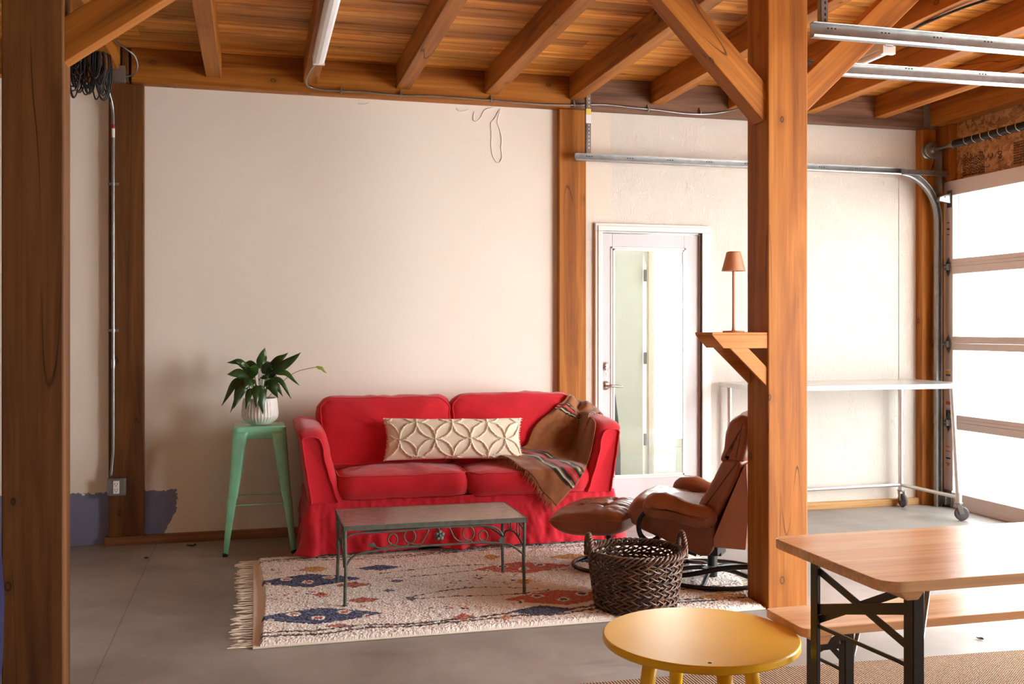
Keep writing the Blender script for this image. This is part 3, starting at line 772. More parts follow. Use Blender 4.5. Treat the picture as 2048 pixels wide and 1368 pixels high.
# shelf on the middle post and its lamp
sh = thing('wall_shelf', (2.2, 4.42, 1.26), 'small pale pine shelf with slanted ends bracketed to the middle post', 'shelf')
for nm, ya, yb in (('side_board', 4.325, 4.343), ('side_board', 4.497, 4.515)):
    m_ = MB(); m_.prism([(2.095, 1.322), (2.384, 1.322), (2.384, 1.258), (2.155, 1.258)], 'y', ya, yb); obj(nm, m_, 'shelf_wood', sh, bevel=.0015)
obj('shelf_board', B((2.095, 4.325, 1.3225), (2.384, 4.515, 1.334)), 'shelf_wood', sh, bevel=.002)
for ya, yb in ((4.3285, 4.343), (4.497, 4.512)):
    m_ = MB(); m_.prism([(2.19, 1.258), (2.285, 1.258), (2.384, 1.165), (2.384, 1.075)], 'y', ya + .0, yb); obj('bracket', m_, 'shelf_wood', sh, bevel=.0015)
lp = thing('table_lamp', (2.254, 4.42, 1.334), 'slim copper-brown table lamp with cone shade standing on the small shelf', 'lamp')
M['copper'] = plain('copper_brown_lacquer', srgb(226, 164, 128), .5, 0.0, var=.04)
obj('base', MB().lathe([(0.0, 1.334), (.052, 1.334), (.053, 1.337), (.051, 1.341), (.012, 1.3425), (0, 1.3425)], (2.254, 4.42, 0), 36), 'copper', lp, smooth=False)
obj('stem', MB().lathe([(.010, 1.340), (.0075, 1.35), (.0065, 1.37), (.0065, 1.63), (.008, 1.64), (0, 1.641)], (2.254, 4.42, 0), 16), 'copper', lp, smooth=True)
obj('shade', MB().lathe([(.0575, 1.632), (.034, 1.722), (.030, 1.726), (0.0, 1.727), (0.0, 1.724), (.032, 1.72), (.0555, 1.633)], (2.254, 4.42, 0), 40), 'copper', lp, bevel=0)
# ---------------------------------------------------------------- soft furniture helpers
def fabric(name, base, rough=0.9, var=0.18, weave=900, bump=0.25, blotch=3.0, sheen=0.3, wr=0.0):
    t = NT(name); c = t.coords()
    n = t.noise(c, blotch, 5, 0.6)
    r = t.ramp(n, 0, [(0.25, tuple(x * (1 - var) for x in base[:3]) + (1,)), (0.75, tuple(min(1, x * (1 + var)) for x in base[:3]) + (1,))])
    t.color((r, 0)); t.rough(rough)
    t.b.inputs['Sheen Weight'].default_value = sheen; t.b.inputs['Sheen Roughness'].default_value = 0.5
    t.b.inputs['Specular IOR Level'].default_value = 0.15
    n2 = t.noise(c, weave, 2); 
    n3 = t.noise(c, 9, 5, 0.65, 1.2)
    h = t.math('ADD', t.math('MULTIPLY', (n2, 0), 0.12), (n3, 0))
    t.bump(h, bump, 0.012)
    return t.m
M['red'] = fabric('red_linen_slipcover', srgb(204, 34, 46), var=0.14)
M['red_skirt'] = fabric('red_linen_skirt', srgb(206, 38, 52), var=0.14, bump=0.5)
M['cream'] = fabric('cream_woven_cotton', srgb(240, 224, 200), var=0.05, bump=0.2, weave=500)
def leather(name, base, rough=0.38):
    t = NT(name); c = t.coords(); n = t.noise(c, 4, 5, 0.6)
    r = t.ramp(n, 0, [(0.3, tuple(x * .72 for x in base[:3]) + (1,)), (0.7, tuple(min(1, x * 1.2) for x in base[:3]) + (1,))])
    t.color((r, 0)); t.rough(rough)
    v = t.node('ShaderNodeTexVoronoi', feature='DISTANCE_TO_EDGE'); v.inputs['Scale'].default_value = 150; t.link(c[0], c[1], v, 'Vector')
    n3 = t.noise(c, 11, 4, 0.6, 1.0)
    h = t.math('ADD', t.math('MULTIPLY', (v, 0), 0.12), (n3, 0)); t.bump(h, 0.35, 0.01)
    return t.m
M['leather'] = leather('brown_leather', srgb(150, 86, 56))
M['tan_back'] = plain('tan_back_panel', srgb(190, 128, 98), .6, var=.05)

def rrect(a, b, r, n=8, p=2.0):
    # outline of a rounded rectangle with half sizes a, b; constant vertex count
    r = max(min(r, a, b), 1e-4); out = []
    for (sx, sy, a0) in ((1, 1, 0), (-1, 1, 90), (-1, -1, 180), (1, -1, 270)):
        cx, cy = sx * (a - r), sy * (b - r)
        for k in range(n + 1):
            t = math.radians(a0 + 90 * k / n); out.append((cx + r * math.cos(t), cy + r * math.sin(t)))
    # subdivide the straight sides
    res = []; m = len(out)
    for i in range(m):
        p0 = out[i]; p1 = out[(i + 1) % m]
        res.append(p0)
        if (i + 1) % (n + 1) == 0:
            for k in range(1, 14): res.append((p0[0] + (p1[0] - p0[0]) * k / 14, p0[1] + (p1[1] - p0[1]) * k / 14))
    return res
def cushion(a, b, h, r, bulge=0.02, dome=0.03, dome2=0.01, wob=0.006, seed=0.0, taper=0.0, corner=None):
    # box cushion lying flat, centred in plan, z from 0 to h; returns (mesh, seam loops)
    m_ = MB(); rings = []
    N = 9
    def ring(ins, z, bl=0.0):
        sc = max(0.0, 1 - ins)
        pts = []
        base = rrect(a + bl, b + bl, r + bl)
        for (x, y) in base: pts.append(Vector((x * sc, y * sc, z)))
        return pts
    for k in range(N): u = k / N; rings.append(ring(1 - u, -dome2 * (1 - u ** 2.4)))
    for k in range(7): u = k / 6; rings.append(ring(0, h * u, bulge * math.sin(PI * u)))
    for k in range(1, N + 1): u = 1 - k / N; rings.append(ring(1 - u, h + dome * (1 - u ** 2.6)))
    n = len(rings[0]); vs = []
    for rg in rings:
        for p in rg:
            d = nz((p.x, p.y, p.z), 9, seed) * wob + nz((p.x * 1.0, p.y, p.z * .25), 26, seed + 3) * wob * .55
            q = Vector((p.x, p.y, 0)); q = q.normalized() if q.length > 1e-5 else q
            vs.append(p + q * d + Vector((0, 0, d * .9)))
    fs = []
    for i in range(len(rings) - 1):
        for k in range(n):
            k2 = (k + 1) % n; fs.append((i * n + k, i * n + k2, (i + 1) * n + k2, (i + 1) * n + k))
    m_.add(vs, fs)
    lo = [vs[N * n + k] for k in range(n)]; hi = [vs[(N + 6) * n + k] for k in range(n)]
    return m_, lo, hi

# ---------------------------------------------------------------- the red sofa
so = thing('sofa', (1.24, 6.2, 0.03), 'red slipcovered two-seat sofa with skirt against the beige wall', 'sofa')
m_ = MB(); m_.box((0.34, 5.93, 0.10), (2.14, 6.60, 0.335)); m_.box((0.40, 6.48, 0.30), (2.08, 6.62, 0.80))
obj('body', m_, 'red', so, bevel=.03, seg=3)
def sofa_arm(side):
    # profile (x outward offset from the sofa end, z), listed from outer foot over the top to the inner foot
    P = [(.318, .335), (.300, .45), (.282, .57), (.266, .68), (.262, .702), (.268, .716), (.285, .722), (.325, .722), (.352, .716), (.368, .700), (.380, .66), (.392, .60), (.410, .53), (.432, .45), (.456, .38), (.474, .340)]
    P = [(p.x, p.z) for p in cr([(a, 0, b) for a, b in P], 3)]
    n = len(P); c = (.37, .52)
    ys = [(5.885, -.010, 0), (5.880, 0.0, 0), (5.888, .010, 0), (5.905, .022, .004), (5.935, .034, .008), (5.98, .040, .012), (6.1, .042, .018), (6.3, .040, .028), (6.5, .036, .034), (6.60, .026, .034), (6.62, .0, .03)]
    vs = []
    for (y, o, lift) in ys:
        for i, (x, z) in enumerate(P):
            a = P[max(i - 1, 0)]; b = P[min(i + 1, n - 1)]; t = Vector((b[0] - a[0], b[1] - a[1])).normalized(); nn = Vector((-t.y, t.x))
            w = o * (1.0 if i > n * .3 else .35)
            q = Vector((x + nn.x * w, y, z + nn.y * w + lift * (z - .3) / .4))
            q.z += nz(q, 14, 2) * .004; q.x += nz(q, 18, 5) * .005
            if side: q.x = 2.475 - q.x
            vs.append(q)
    fs = [(j * n + i, j * n + i + 1, (j + 1) * n + i + 1, (j + 1) * n + i) for j in range(len(ys) - 1) for i in range(n - 1)]
    fs.append(tuple(range(n)))
    m_ = MB(); m_.add(vs, fs)
    am = obj('arm', m_, 'red', so, smooth=True)
    pp = [vs[n + i] + Vector((0, -.004, 0)) for i in range(n)]
    obj('piping', MB().tube(pp, .0045, 8), 'red', am, smooth=True)
sofa_arm(0); sofa_arm(1)
def place_cushion(nm, cm, mat, loc, seams, mtx=Matrix.Identity(4), pr_=.0045):
    m_, lo, hi = cm; T = Matrix.Translation(loc) @ mtx
    m_.xf(T); c = obj(nm, m_, mat, so, smooth=True)
    for s_ in seams:
        pts = [T @ p for p in (lo if s_ == 'lo' else hi)]
        obj('piping', MB().tube(pts, pr_, 7, closed=True), mat, c, smooth=True)
    return c
place_cushion('seat_cushion', cushion(.385, .27, .13, .085, .022, .035, .012, seed=1, wob=.010), 'red', (.862, 6.150, .352), ('lo', 'hi'))
place_cushion('seat_cushion', cushion(.385, .27, .13, .085, .022, .035, .012, seed=9, wob=.010), 'red', (1.636, 6.150, .345), ('lo', 'hi'))
tilt = Matrix.Rotation(math.radians(90 - 14), 4, 'X')      # cushion plane stands up and leans back
place_cushion('back_cushion', cushion(.405, .205, .13, .085, .03, .04, .02, seed=4, wob=.011), 'red', (.800, 6.365, .685), ('hi', 'lo'), tilt)
place_cushion('back_cushion', cushion(.405, .205, .13, .085, .03, .04, .02, seed=14, wob=.011), 'red', (1.632, 6.365, .690), ('hi', 'lo'), tilt)
# skirt with kick pleats at the corners and soft ripples
def skirt_path(u):
    # u 0..1 : back left -> front left -> front right -> back right
    L1, L2 = .70, 1.87; tot = 2 * L1 + L2; s = u * tot
    if s < L1: return Vector((.308, 6.60 - s, 0)), Vector((-1, 0, 0))
    if s < L1 + L2: return Vector((.308 + s - L1, 5.90, 0)), Vector((0, -1, 0))
    return Vector((2.178, 5.90 + s - L1 - L2, 0)), Vector((1, 0, 0))
def skirt(u, v):
    p, n = skirt_path(u); t = v    # v 0 top .. 1 hem
    fl = .035 * t + .006
    x = p.x
    rip = (nz((x * 3.2, p.y * 3, t * .8), 2.2, 8) * .042 + nz((x * 9, p.y * 7, t * 1.3), 2.0, 3) * .030) * t ** 1.2 + nz((x * 26, p.y * 20, t * 6), 1.3, 5) * .006
    for cu, w in ((.70 / 3.27, .012), (2.57 / 3.27, .012)):
        d = (u - cu) / w
        if abs(d) < 4: fl += .045 * t * math.exp(-d * d * .35) ; rip += -.022 * t * (math.exp(-((d - 1.4) * 2.5) ** 2) + math.exp(-((d + 1.4) * 2.5) ** 2))
    z = .340 - t * (.340 - .040)
    if abs(n.y) > .5:    # a fold kicked up in the middle
        k = math.exp(-((x - 1.16) / .07) ** 2); fl += .08 * k * t ** 2; rip += .02 * t * math.sin((x - 1.16) * 55) * math.exp(-((x - 1.16) / .12) ** 2)
        z += .02 * t * math.exp(-((x - 1.02) / .09) ** 2)
    q = p + n * (fl + rip); q.z = z + (.0025 * nz((x * 30, p.y * 30, 1)) if t > .9 else 0)
    return q
m_ = MB().grid(skirt, 420, 30)
obj('skirt', m_, 'red_skirt', so, smooth=True, solid=.004)
pts = [skirt(i / 240, 0) + Vector((0, 0, .002)) for i in range(241)]
obj('piping', MB().tube(pts, .005, 7), 'red', so, smooth=True)

# ---------------------------------------------------------------- lumbar pillow
pl = thing('lumbar_pillow', (1.2, 6.1, .52), 'long cream lumbar pillow with tufted lens pattern in the middle of the red sofa', 'pillow')
PW, PH = .435, .132
def ring_d(x, y):      # overlapping circles on a square lattice: distance to the nearest circle line
    a = .112; R = a; best = 9
    i0 = round(x / a); j0 = round(y / a)
    for i in range(i0 - 2, i0 + 3):
        for j in range(j0 - 2, j0 + 3):
            if (i + j) % 2 == 0:
                d = abs(math.hypot(x - i * a, y - j * a) - R); best = min(best, d)
    return best
def pil(front):
    def fn(u, v):
        x = (u * 2 - 1) * PW; y = (v * 2 - 1) * PH
        e = max(0, (1 - abs(u * 2 - 1) ** 3.2)) ** .5 * max(0, (1 - abs(v * 2 - 1) ** 2.8)) ** .5
        h = .062 * e
        if front:
            d = ring_d(x + .02 + .004 * nz((x, y, 0), 40), y + .01 + .004 * nz((x, y, 5), 40))
            h += (.011 * math.exp(-(d / .0055) ** 2) * (1 + 1.0 * nz((x, y, 0), 240, 2)) + .0012 * nz((x, y, 1), 300)) * min(1, e * 3)
        pin = 1 - .05 * (1 - abs(v * 2 - 1) ** 2) * abs(u * 2 - 1) ** 6
        yy = y * (1 - .10 * (1 - abs(u * 2 - 1) ** 2.0) * 0.6) + .004 * nz((x * 8, y * 8, 0))
        return Vector((x * pin, -h if front else h * .7, yy))
    return fn
rot = Matrix.Translation((1.205, 6.105, .665)) @ Matrix.Rotation(math.radians(-16), 4, 'X') @ Matrix.Rotation(math.radians(1.2), 4, 'Y')
m_ = MB().grid(pil(True), 400, 130); m_.xf(rot); obj('front_cover', m_, 'cream', pl, smooth=True)
m_ = MB().grid(pil(False), 60, 30); m_.xf(rot); obj('back_cover', m_, 'cream', pl, smooth=True)
m_ = MB(); random.seed(5)
for s_ in (-1, 1):
    for k in range(80):
        y = -PH + 2 * PH * k / 79; x = s_ * PW * (1 - .05 * (1 - (k / 39.5 - 1) ** 2))
        L = random.uniform(.006, .014); a = random.uniform(-.7, .7)
        m_.tube([(x - s_ * .004, random.uniform(-.003, .003), y), (x + s_ * L * .6 * math.cos(a), random.uniform(-.005, .005), y + L * .5 * math.sin(a)), (x + s_ * L * math.cos(a), random.uniform(-.007, .007), y + L * math.sin(a))], [.0016, .0013, .0008], 4)
m_.xf(rot); obj('fringe', m_, 'cream', pl, kind='stuff')

# ---------------------------------------------------------------- throw blanket
BL = [
    [(1.453, 6.12, 0.56), (1.55, 5.93, 0.519), (1.643, 5.862, 0.427), (1.722, 5.862, 0.326), (1.793, 5.862, 0.255)] ,
    [(1.523, 6.14, 0.568), (1.657, 6.03, 0.533), (1.73, 5.91, 0.491), (1.793, 5.862, 0.415), (1.877, 5.862, 0.341)] ,
    [(1.617, 6.16, 0.576), (1.745, 6.12, 0.545), (1.831, 6.03, 0.506), (1.892, 5.91, 0.463), (1.938, 5.862, 0.403)] ,
    [(1.688, 6.18, 0.597), (1.803, 6.16, 0.573), (1.905, 6.12, 0.546), (1.984, 6.05, 0.508), (2.03, 5.97, 0.491)] ,
    [(1.745, 6.251, 0.653), (1.849, 6.235, 0.612), (1.965, 6.222, 0.581), (2.058, 6.213, 0.556), (2.117, 6.214, 0.561)] ,
    [(1.817, 6.275, 0.714), (1.901, 6.26, 0.674), (1.994, 6.248, 0.646), (2.075, 6.243, 0.631), (2.119, 6.24, 0.624)] ,
    [(1.883, 6.293, 0.757), (1.943, 6.284, 0.736), (2.009, 6.275, 0.712), (2.082, 6.265, 0.688), (2.121, 6.257, 0.668)] ,
    [(1.929, 6.308, 0.794), (1.99, 6.303, 0.783), (2.043, 6.294, 0.76), (2.109, 6.283, 0.732), (2.154, 6.27, 0.706)] ,
    [(1.975, 6.32, 0.822), (2.031, 6.3, 0.819), (2.09, 6.29, 0.795), (2.16, 6.29, 0.771), (2.22, 6.32, 0.73)] ,
    [(2.048, 6.42, 0.843), (2.106, 6.4, 0.85), (2.156, 6.38, 0.837), (2.227, 6.38, 0.812), (2.288, 6.42, 0.757)] ,
    [(2.095, 6.5, 0.833), (2.153, 6.5, 0.839), (2.211, 6.5, 0.827), (2.276, 6.5, 0.799), (2.334, 6.52, 0.72)] ,
    [(2.118, 6.57, 0.782), (2.176, 6.57, 0.781), (2.235, 6.57, 0.759), (2.308, 6.57, 0.73), (2.356, 6.57, 0.687)] ,
]
def bl_rows():
    # resample across then along with Catmull-Rom
    across = [cr(r, 14) for r in BL]
    cols = []
    for i in range(len(across[0])): cols.append(cr([row[i] for row in across], 14))
    return cols     # cols[i][j]  i across, j along
cols = bl_rows(); nu_, nv_ = len(cols), len(cols[0])
C_BR, C_BK, C_CR, C_RD, C_OL = srgb(146, 90, 54), srgb(38, 26, 24), srgb(206, 186, 150), srgb(190, 36, 44), srgb(120, 104, 78)
BANDS = [(0, C_BK), (.14, C_CR), (.20, C_OL), (.27, C_BK), (.40, C_RD), (.50, C_OL), (.58, C_RD), (.66, C_BK), (.80, C_OL), (.86, C_CR), (.90, C_BK)]
def stripe(t):
    for a, b in ((.105, .225), (.565, .675), (.80, .845)):
        if a <= t < b:
            q = (t - a) / (b - a); c = C_BK
            for s0, cc in BANDS:
                if q >= s0: c = cc
            return c
    return C_BR
m_ = MB(); vs = []; cc = []
for j in range(nv_):
    t = j / (nv_ - 1)
    for i in range(nu_):
        s = i / (nu_ - 1); p = cols[i][j].copy()
        env = .2 + 1.0 * math.exp(-((t - .52) / .22) ** 2) + .5 * math.exp(-((t - .8) / .12) ** 2)
        f = math.sin(s * 17 + 2.5 * math.sin(t * 5) + nz((s * 3, t * 4, 0), 1, 4) * 3) * .017 * env + nz((s * 5, t * 11, 2), 1.3, 6) * .018
        edge = .35 + .65 * min(1, 6 * min(s, 1 - s))
        p += Vector((.15, -.75, .55)) * (f * edge + .006)
        vs.append(p)
        b_ = stripe(t + .012 * nz((s * 3, t * 3, 0), 1, 9)); k = .92 + .16 * nz((s * 40, t * 40, 0))
        cc.append((b_[0] * k, b_[1] * k, b_[2] * k, 1))
# settle the cloth on the sofa: nothing may sink below the upholstery
from mathutils.bvhtree import BVHTree
def tree_of(root):
    V_, F_ = [], []
    for o in list(COL.objects):
        r = o
        while r.parent: r = r.parent
        if r is root and o.type == 'MESH' and o.name.split('.')[0] != 'piping':
            b = len(V_); off = Vector(root.location)
            V_ += [v.co + off for v in o.data.vertices]; F_ += [tuple(i + b for i in p.vertices) for p in o.data.polygons]
    return BVHTree.FromPolygons(V_, F_)
bvh = tree_of(so)
ndir = Vector((-.12, -.80, .58)).normalized()
lift = []
for p in vs:
    h = bvh.ray_cast(p + ndir * .5, -ndir, .5 + .02)
    lift.append(0.0 if h[0] is None else max(0.0, .018 - (p - h[0]).dot(ndir)))
for _ in range(6):      # relax the lift so folds stay soft, never below what is needed
    nl = lift[:]
    for j in range(1, nv_ - 1):
        for i in range(1, nu_ - 1):
            k = j * nu_ + i; nl[k] = max(lift[k], (lift[k - 1] + lift[k + 1] + lift[k - nu_] + lift[k + nu_]) / 4)
    lift = nl
def fold(k):
    i, j = k % nu_, k // nu_; s, t = i / (nu_ - 1), j / (nv_ - 1)
    env = .25 + math.exp(-((t - .5) / .16) ** 2) + .7 * math.exp(-((t - .8) / .12) ** 2)
    a = .5 + .5 * math.sin(s * 19 + 3 * math.sin(t * 7) + 3 * nz((s * 2.5, t * 5, 0), 1, 3)); b = .5 + .5 * nz((s * 6, t * 14, 2), 1, 7)
    return .020 * env * a * min(1, 8 * min(s + .02, 1.02 - s)) + .012 * b
vs = [p + ndir * (l + fold(k)) for k, (p, l) in enumerate(zip(vs, lift))]
fs = [(j * nu_ + i, j * nu_ + i + 1, (j + 1) * nu_ + i + 1, (j + 1) * nu_ + i) for j in range(nv_ - 1) for i in range(nu_ - 1)]
m_.add(vs, fs); m_.cols = cc
def vcol(name, rough=.95, sheen=.3, bump=.2, bs=700):
    t = NT(name); a = t.node('ShaderNodeVertexColor', layer_name='Col'); c = t.coords(rnd=False)
    t.color((a, 0)); t.rough(rough); t.b.inputs['Sheen Weight'].default_value = sheen; t.b.inputs['Specular IOR Level'].default_value = .1
    n = t.noise(c, bs, 2); t.bump((n, 0), bump, .002); return t.m
tb = thing('throw_blanket', (1.95, 6.1, .3), 'brown striped wool throw draped over the right arm and seat of the red sofa', 'blanket')
obj('cloth', m_, vcol('striped_wool'), tb, smooth=True, solid=.006)
m_ = MB(); random.seed(9)
for k in range(95):
    i = int(k / 94 * (nu_ - 1)); p = vs[i]; L = random.uniform(.03, .06); dx = random.uniform(-.02, .015)
    m_.tube([p + Vector((0, 0, .003)), p + Vector((dx * .4 - .006, -.006, -L * .45)), p + Vector((dx - .01, -.004 + random.uniform(-.006, .004), -L))], [.0018, .0014, .0009], 4)
obj('fringe', m_, fabric('brown_wool_fringe', srgb(160, 108, 68)), tb, kind='stuff')
# ---------------------------------------------------------------- shag rug
RX0, RX1, RY0, RY1 = 0.0, 2.37, 4.335, 5.955
CREAM, BROWN = (.84, .74, .66), srgb(70, 42, 28)[:3]
BLUE, ORNG, GOLD, RUST, GREY = srgb(44, 48, 92)[:3], srgb(196, 88, 60)[:3], srgb(206, 148, 52)[:3], srgb(176, 84, 48)[:3], srgb(96, 92, 110)[:3]
def rpx(u, v):   # pattern position taken on the rug plane
    x = (u - 1024) / 1991.; z = (658 - v) / 1991.; s_, c_ = math.sin(YAW), math.cos(YAW)
    t = (0.03 - 1.35) / z; return ((x * c_ + s_) * t, (c_ - x * s_) * t)
DIA = []   # centre x, centre y, half length, half height, colour, inner flowers
def dia(u0, u1, v0, vt, vb, col, fl=0, skew=None):
    a = rpx(u0, v0); b = rpx(u1, v0 - .045 * (u1 - u0)); cx = (a[0] + b[0]) / 2; cy = (a[1] + b[1]) / 2
    h = abs(rpx((u0 + u1) / 2, vt)[1] - rpx((u0 + u1) / 2, vb)[1]) / 2
    DIA.append((a, b, h, col, fl))
dia(508, 765, 1235, 1210, 1238, BLUE, 1); dia(505, 722, 1164, 1144, 1167, BLUE, 1)
dia(950, 1140, 1137, 1121, 1142, ORNG, 1); dia(1010, 1235, 1197, 1178, 1206, ORNG, 1)
dia(1020, 1150, 1221, 1209, 1227, BLUE); dia(712, 802, 1135, 1127, 1137, BLUE)
dia(600, 658, 1138, 1130, 1140, GOLD); dia(1100, 1175, 1113, 1105, 1115, GOLD); dia(965, 1000, 1113, 1108, 1118, GOLD)
dia(670, 742, 1169, 1161, 1171, RUST); dia(692, 760, 1199, 1192, 1202, RUST); dia(626, 654, 1188, 1182, 1192, ORNG); dia(905, 948, 1232, 1225, 1236, RUST)
dia(1030, 1063, 1162, 1154, 1165, GOLD); dia(998, 1024, 1233, 1226, 1236, srgb(214, 150, 110)[:3]); dia(650, 705, 1250, 1244, 1250, RUST)
dia(780, 808, 1160, 1155, 1161, GREY); dia(762, 790, 1179, 1175, 1180, GREY); dia(810, 835, 1195, 1190, 1197, GREY)
dia(1180, 1215, 1208, 1202, 1212, srgb(150, 50, 60)[:3]); dia(1150, 1215, 1122, 1119, 1126, BLUE); dia(1375, 1445, 1178, 1168, 1181, BLUE); dia(1390, 1490, 1192, 1183, 1196, GOLD)
def W1(x): return 4.395 + .03 * x + .022 * (2 * abs((x * 1.9) % 1 - .5)) + .010 * math.sin(x * 17)
LINES = [(lambda x: W1(x), .012), (lambda x: W1(x) + .045 + .012 * math.sin(x * 6), .010),
         (lambda x: 5.80 + .03 * math.sin(x * 5 + 1), .007), (lambda x: 5.84 + .03 * math.sin(x * 5.4 + .4), .007),
         (lambda x: 4.90 + .09 * math.sin((x - .75) * 5) if .72 < x < 1.4 else -9, .006), (lambda x: 4.84 + .02 * math.sin(x * 9) if .72 < x < 1.45 else -9, .006),
         (lambda x: 5.33 + .03 * math.sin(x * 6) if .65 < x < 1.5 else -9, .006), (lambda x: 5.42 + .06 * math.sin((x - .7) * 4.2) if .65 < x < 1.3 else -9, .006),
         (lambda x: 4.70 + .03 * math.sin(x * 6) if x > 1.6 else -9, .006), (lambda x: 5.25 + .03 * math.sin(x * 6) if x > 1.5 else -9, .006)]
def rug_col(x, y):
    jx = x + .008 * nz((x * 60, y * 60, 0)); jy = y + .010 * nz((x * 55, y * 55, 4))
    for a, b, h, col, fl in DIA:
        dx, dy = b[0] - a[0], b[1] - a[1]; L = math.hypot(dx, dy)
        u = ((jx - a[0]) * dx + (jy - a[1]) * dy) / L / L; w = abs(-(jx - a[0]) * dy + (jy - a[1]) * dx) / L
        if 0 < u < 1:
            lim = h * (1 - abs(2 * u - 1)) ** .8 * 1.15
            if w < lim:
                if fl and lim > h * .35:
                    cx = round(u * 7) / 7 if False else u * 6
                    ff = abs((u * 5) % 1 - .5) / .5; side = (-(jx - a[0]) * dy + (jy - a[1]) * dx) / L
                    rr = math.hypot(((u * 5) % 1 - .5) * L / 5, side - (h * .38 if int(u * 5) % 2 else -h * .3))
                    if rr < .020: return BLUE if (fl and col is ORNG) else ORNG
                    if rr < .033: return CREAM
                return col
    for f, w in LINES:
        if abs(jy - f(x)) < w and nz((x * 50, y * 20, 9)) > -.5: return BROWN
    q = noise.cell(Vector((x * 55, y * 75, 3)))
    band = (4.98 < y < 5.14 and .05 < x < .35) or (5.0 < y < 5.25 and .95 < x < 1.45) or (4.40 < y < 4.47) or (4.62 < y < 4.70 and (x < .4 or .8 < x < 1.3)) or (5.55 < y < 5.65 and x < .3)
    if band and q > .80: return (BLUE, BROWN, GOLD, ORNG)[int(q * 400) % 4]
    return CREAM
def REND(y): return .14 * min(1, max(0, (y - 4.50) / .35))
nxr, nyr = 560, 400
m_ = MB(); vs = []; cc = []
for j in range(nyr):
    y = RY0 + (RY1 - RY0) * j / (nyr - 1)
    for i in range(nxr):
        x = RX0 + .03 + (RX1 - RX0 - .03) * i / (nxr - 1)
        xx = x + .012 * math.sin(y * 4) * (1 - min(1, x * 2)) + REND(y) * max(0, (x - 1.7) / .67); yy = y + .008 * nz((x * 2, 0, 0)) 
        e = min(1, (x - .03) / .012 + .02, (RX1 - x) / .012 + .02, (y - RY0) / .012 + .02, (RY1 - y) / .012 + .02); e = max(0, e) ** .5
        h = .006 + e * (.017 + .004 * nz((x * 95, y * 95, 0)) + .003 * nz((x * 30, y * 30, 5)) + .002 * random.random())
        vs.append((xx + random.uniform(-.0012, .0012), yy + random.uniform(-.0012, .0012), h))
        c = rug_col(x, y); k = .90 + .14 * nz((x * 70, y * 70, 8)) + random.uniform(-.05, .05)
        cc.append((c[0] * k, c[1] * k, c[2] * k, 1))
fs = [(j * nxr + i, j * nxr + i + 1, (j + 1) * nxr + i + 1, (j + 1) * nxr + i) for j in range(nyr - 1) for i in range(nxr - 1)]
m_.add(vs, fs); m_.cols = cc
rg = thing('area_rug', (1.26, 5.14, 0), 'cream shag rug with blue and orange diamonds under the sofa and glass table', 'rug')
obj('pile', m_, vcol('wool_pile', 1.0, .4, .5, 320), rg, recalc=False)
M['jute_hem'] = fabric('woven_hem', srgb(232, 216, 196), var=.06)
obj('backing', MB().prism([(RX0 - .01, RY0 - .006), (RX1 + .01, RY0 - .006), (RX1 + .01, 4.5), (RX1 + .15, 4.85), (RX1 + .15, RY1 + .006), (RX0 - .01, RY1 + .006)], 'z', .001, .009), 'jute_hem', rg, bevel=.003)
m_ = MB(); random.seed(2)
for side, X in ((-1, RX0 - .01), (1, RX1 + .01)):
    y = RY0 + .01
    while y < RY1:
        L = random.uniform(.07, .105); z = .007; X = RX0 - .01 if side < 0 else RX1 + .008 + REND(y); L = L if side < 0 or y > 4.7 else .01; pts = [(X, y, z)]; yy = y
        for k in range(1, 5): yy += random.uniform(-.008, .008); pts.append((X + side * L * k / 4, yy, .006 + random.uniform(0, .004)))
        m_.tube(pts, [.003, .0025, .003, .0045, .002], 5); y += random.uniform(.024, .042)
obj('fringe', m_, M['cream'], rg, kind='stuff')

# ---------------------------------------------------------------- iron coffee table with glass top
M['verdigris'] = plain('verdigris_iron', srgb(92, 94, 84), .6, .35, var=.25, nscale=30)
TX0, TX1, TY0, TY1, TZ = .405, 1.318, 4.80, 5.27, .408
ct = thing('coffee_table', (.86, 5.03, .022), 'low wrought iron coffee table with glass top in front of the red sofa', 'table')
m_ = MB(); w = .022
m_.box((TX0, TY0, TZ - .024), (TX1, TY0 + .006, TZ)); m_.box((TX0, TY1 - .006, TZ - .024), (TX1, TY1, TZ)); m_.box((TX0, TY0, TZ - .024), (TX0 + .006, TY1, TZ)); m_.box((TX1 - .006, TY0, TZ - .024), (TX1, TY1, TZ))
m_.box((TX0, TY0, TZ - .012), (TX1, TY0 + .02, TZ - .008)); m_.box((TX0, TY1 - .02, TZ - .012), (TX1, TY1, TZ - .008))
obj('top_frame', m_, 'verdigris', ct, bevel=.0015)
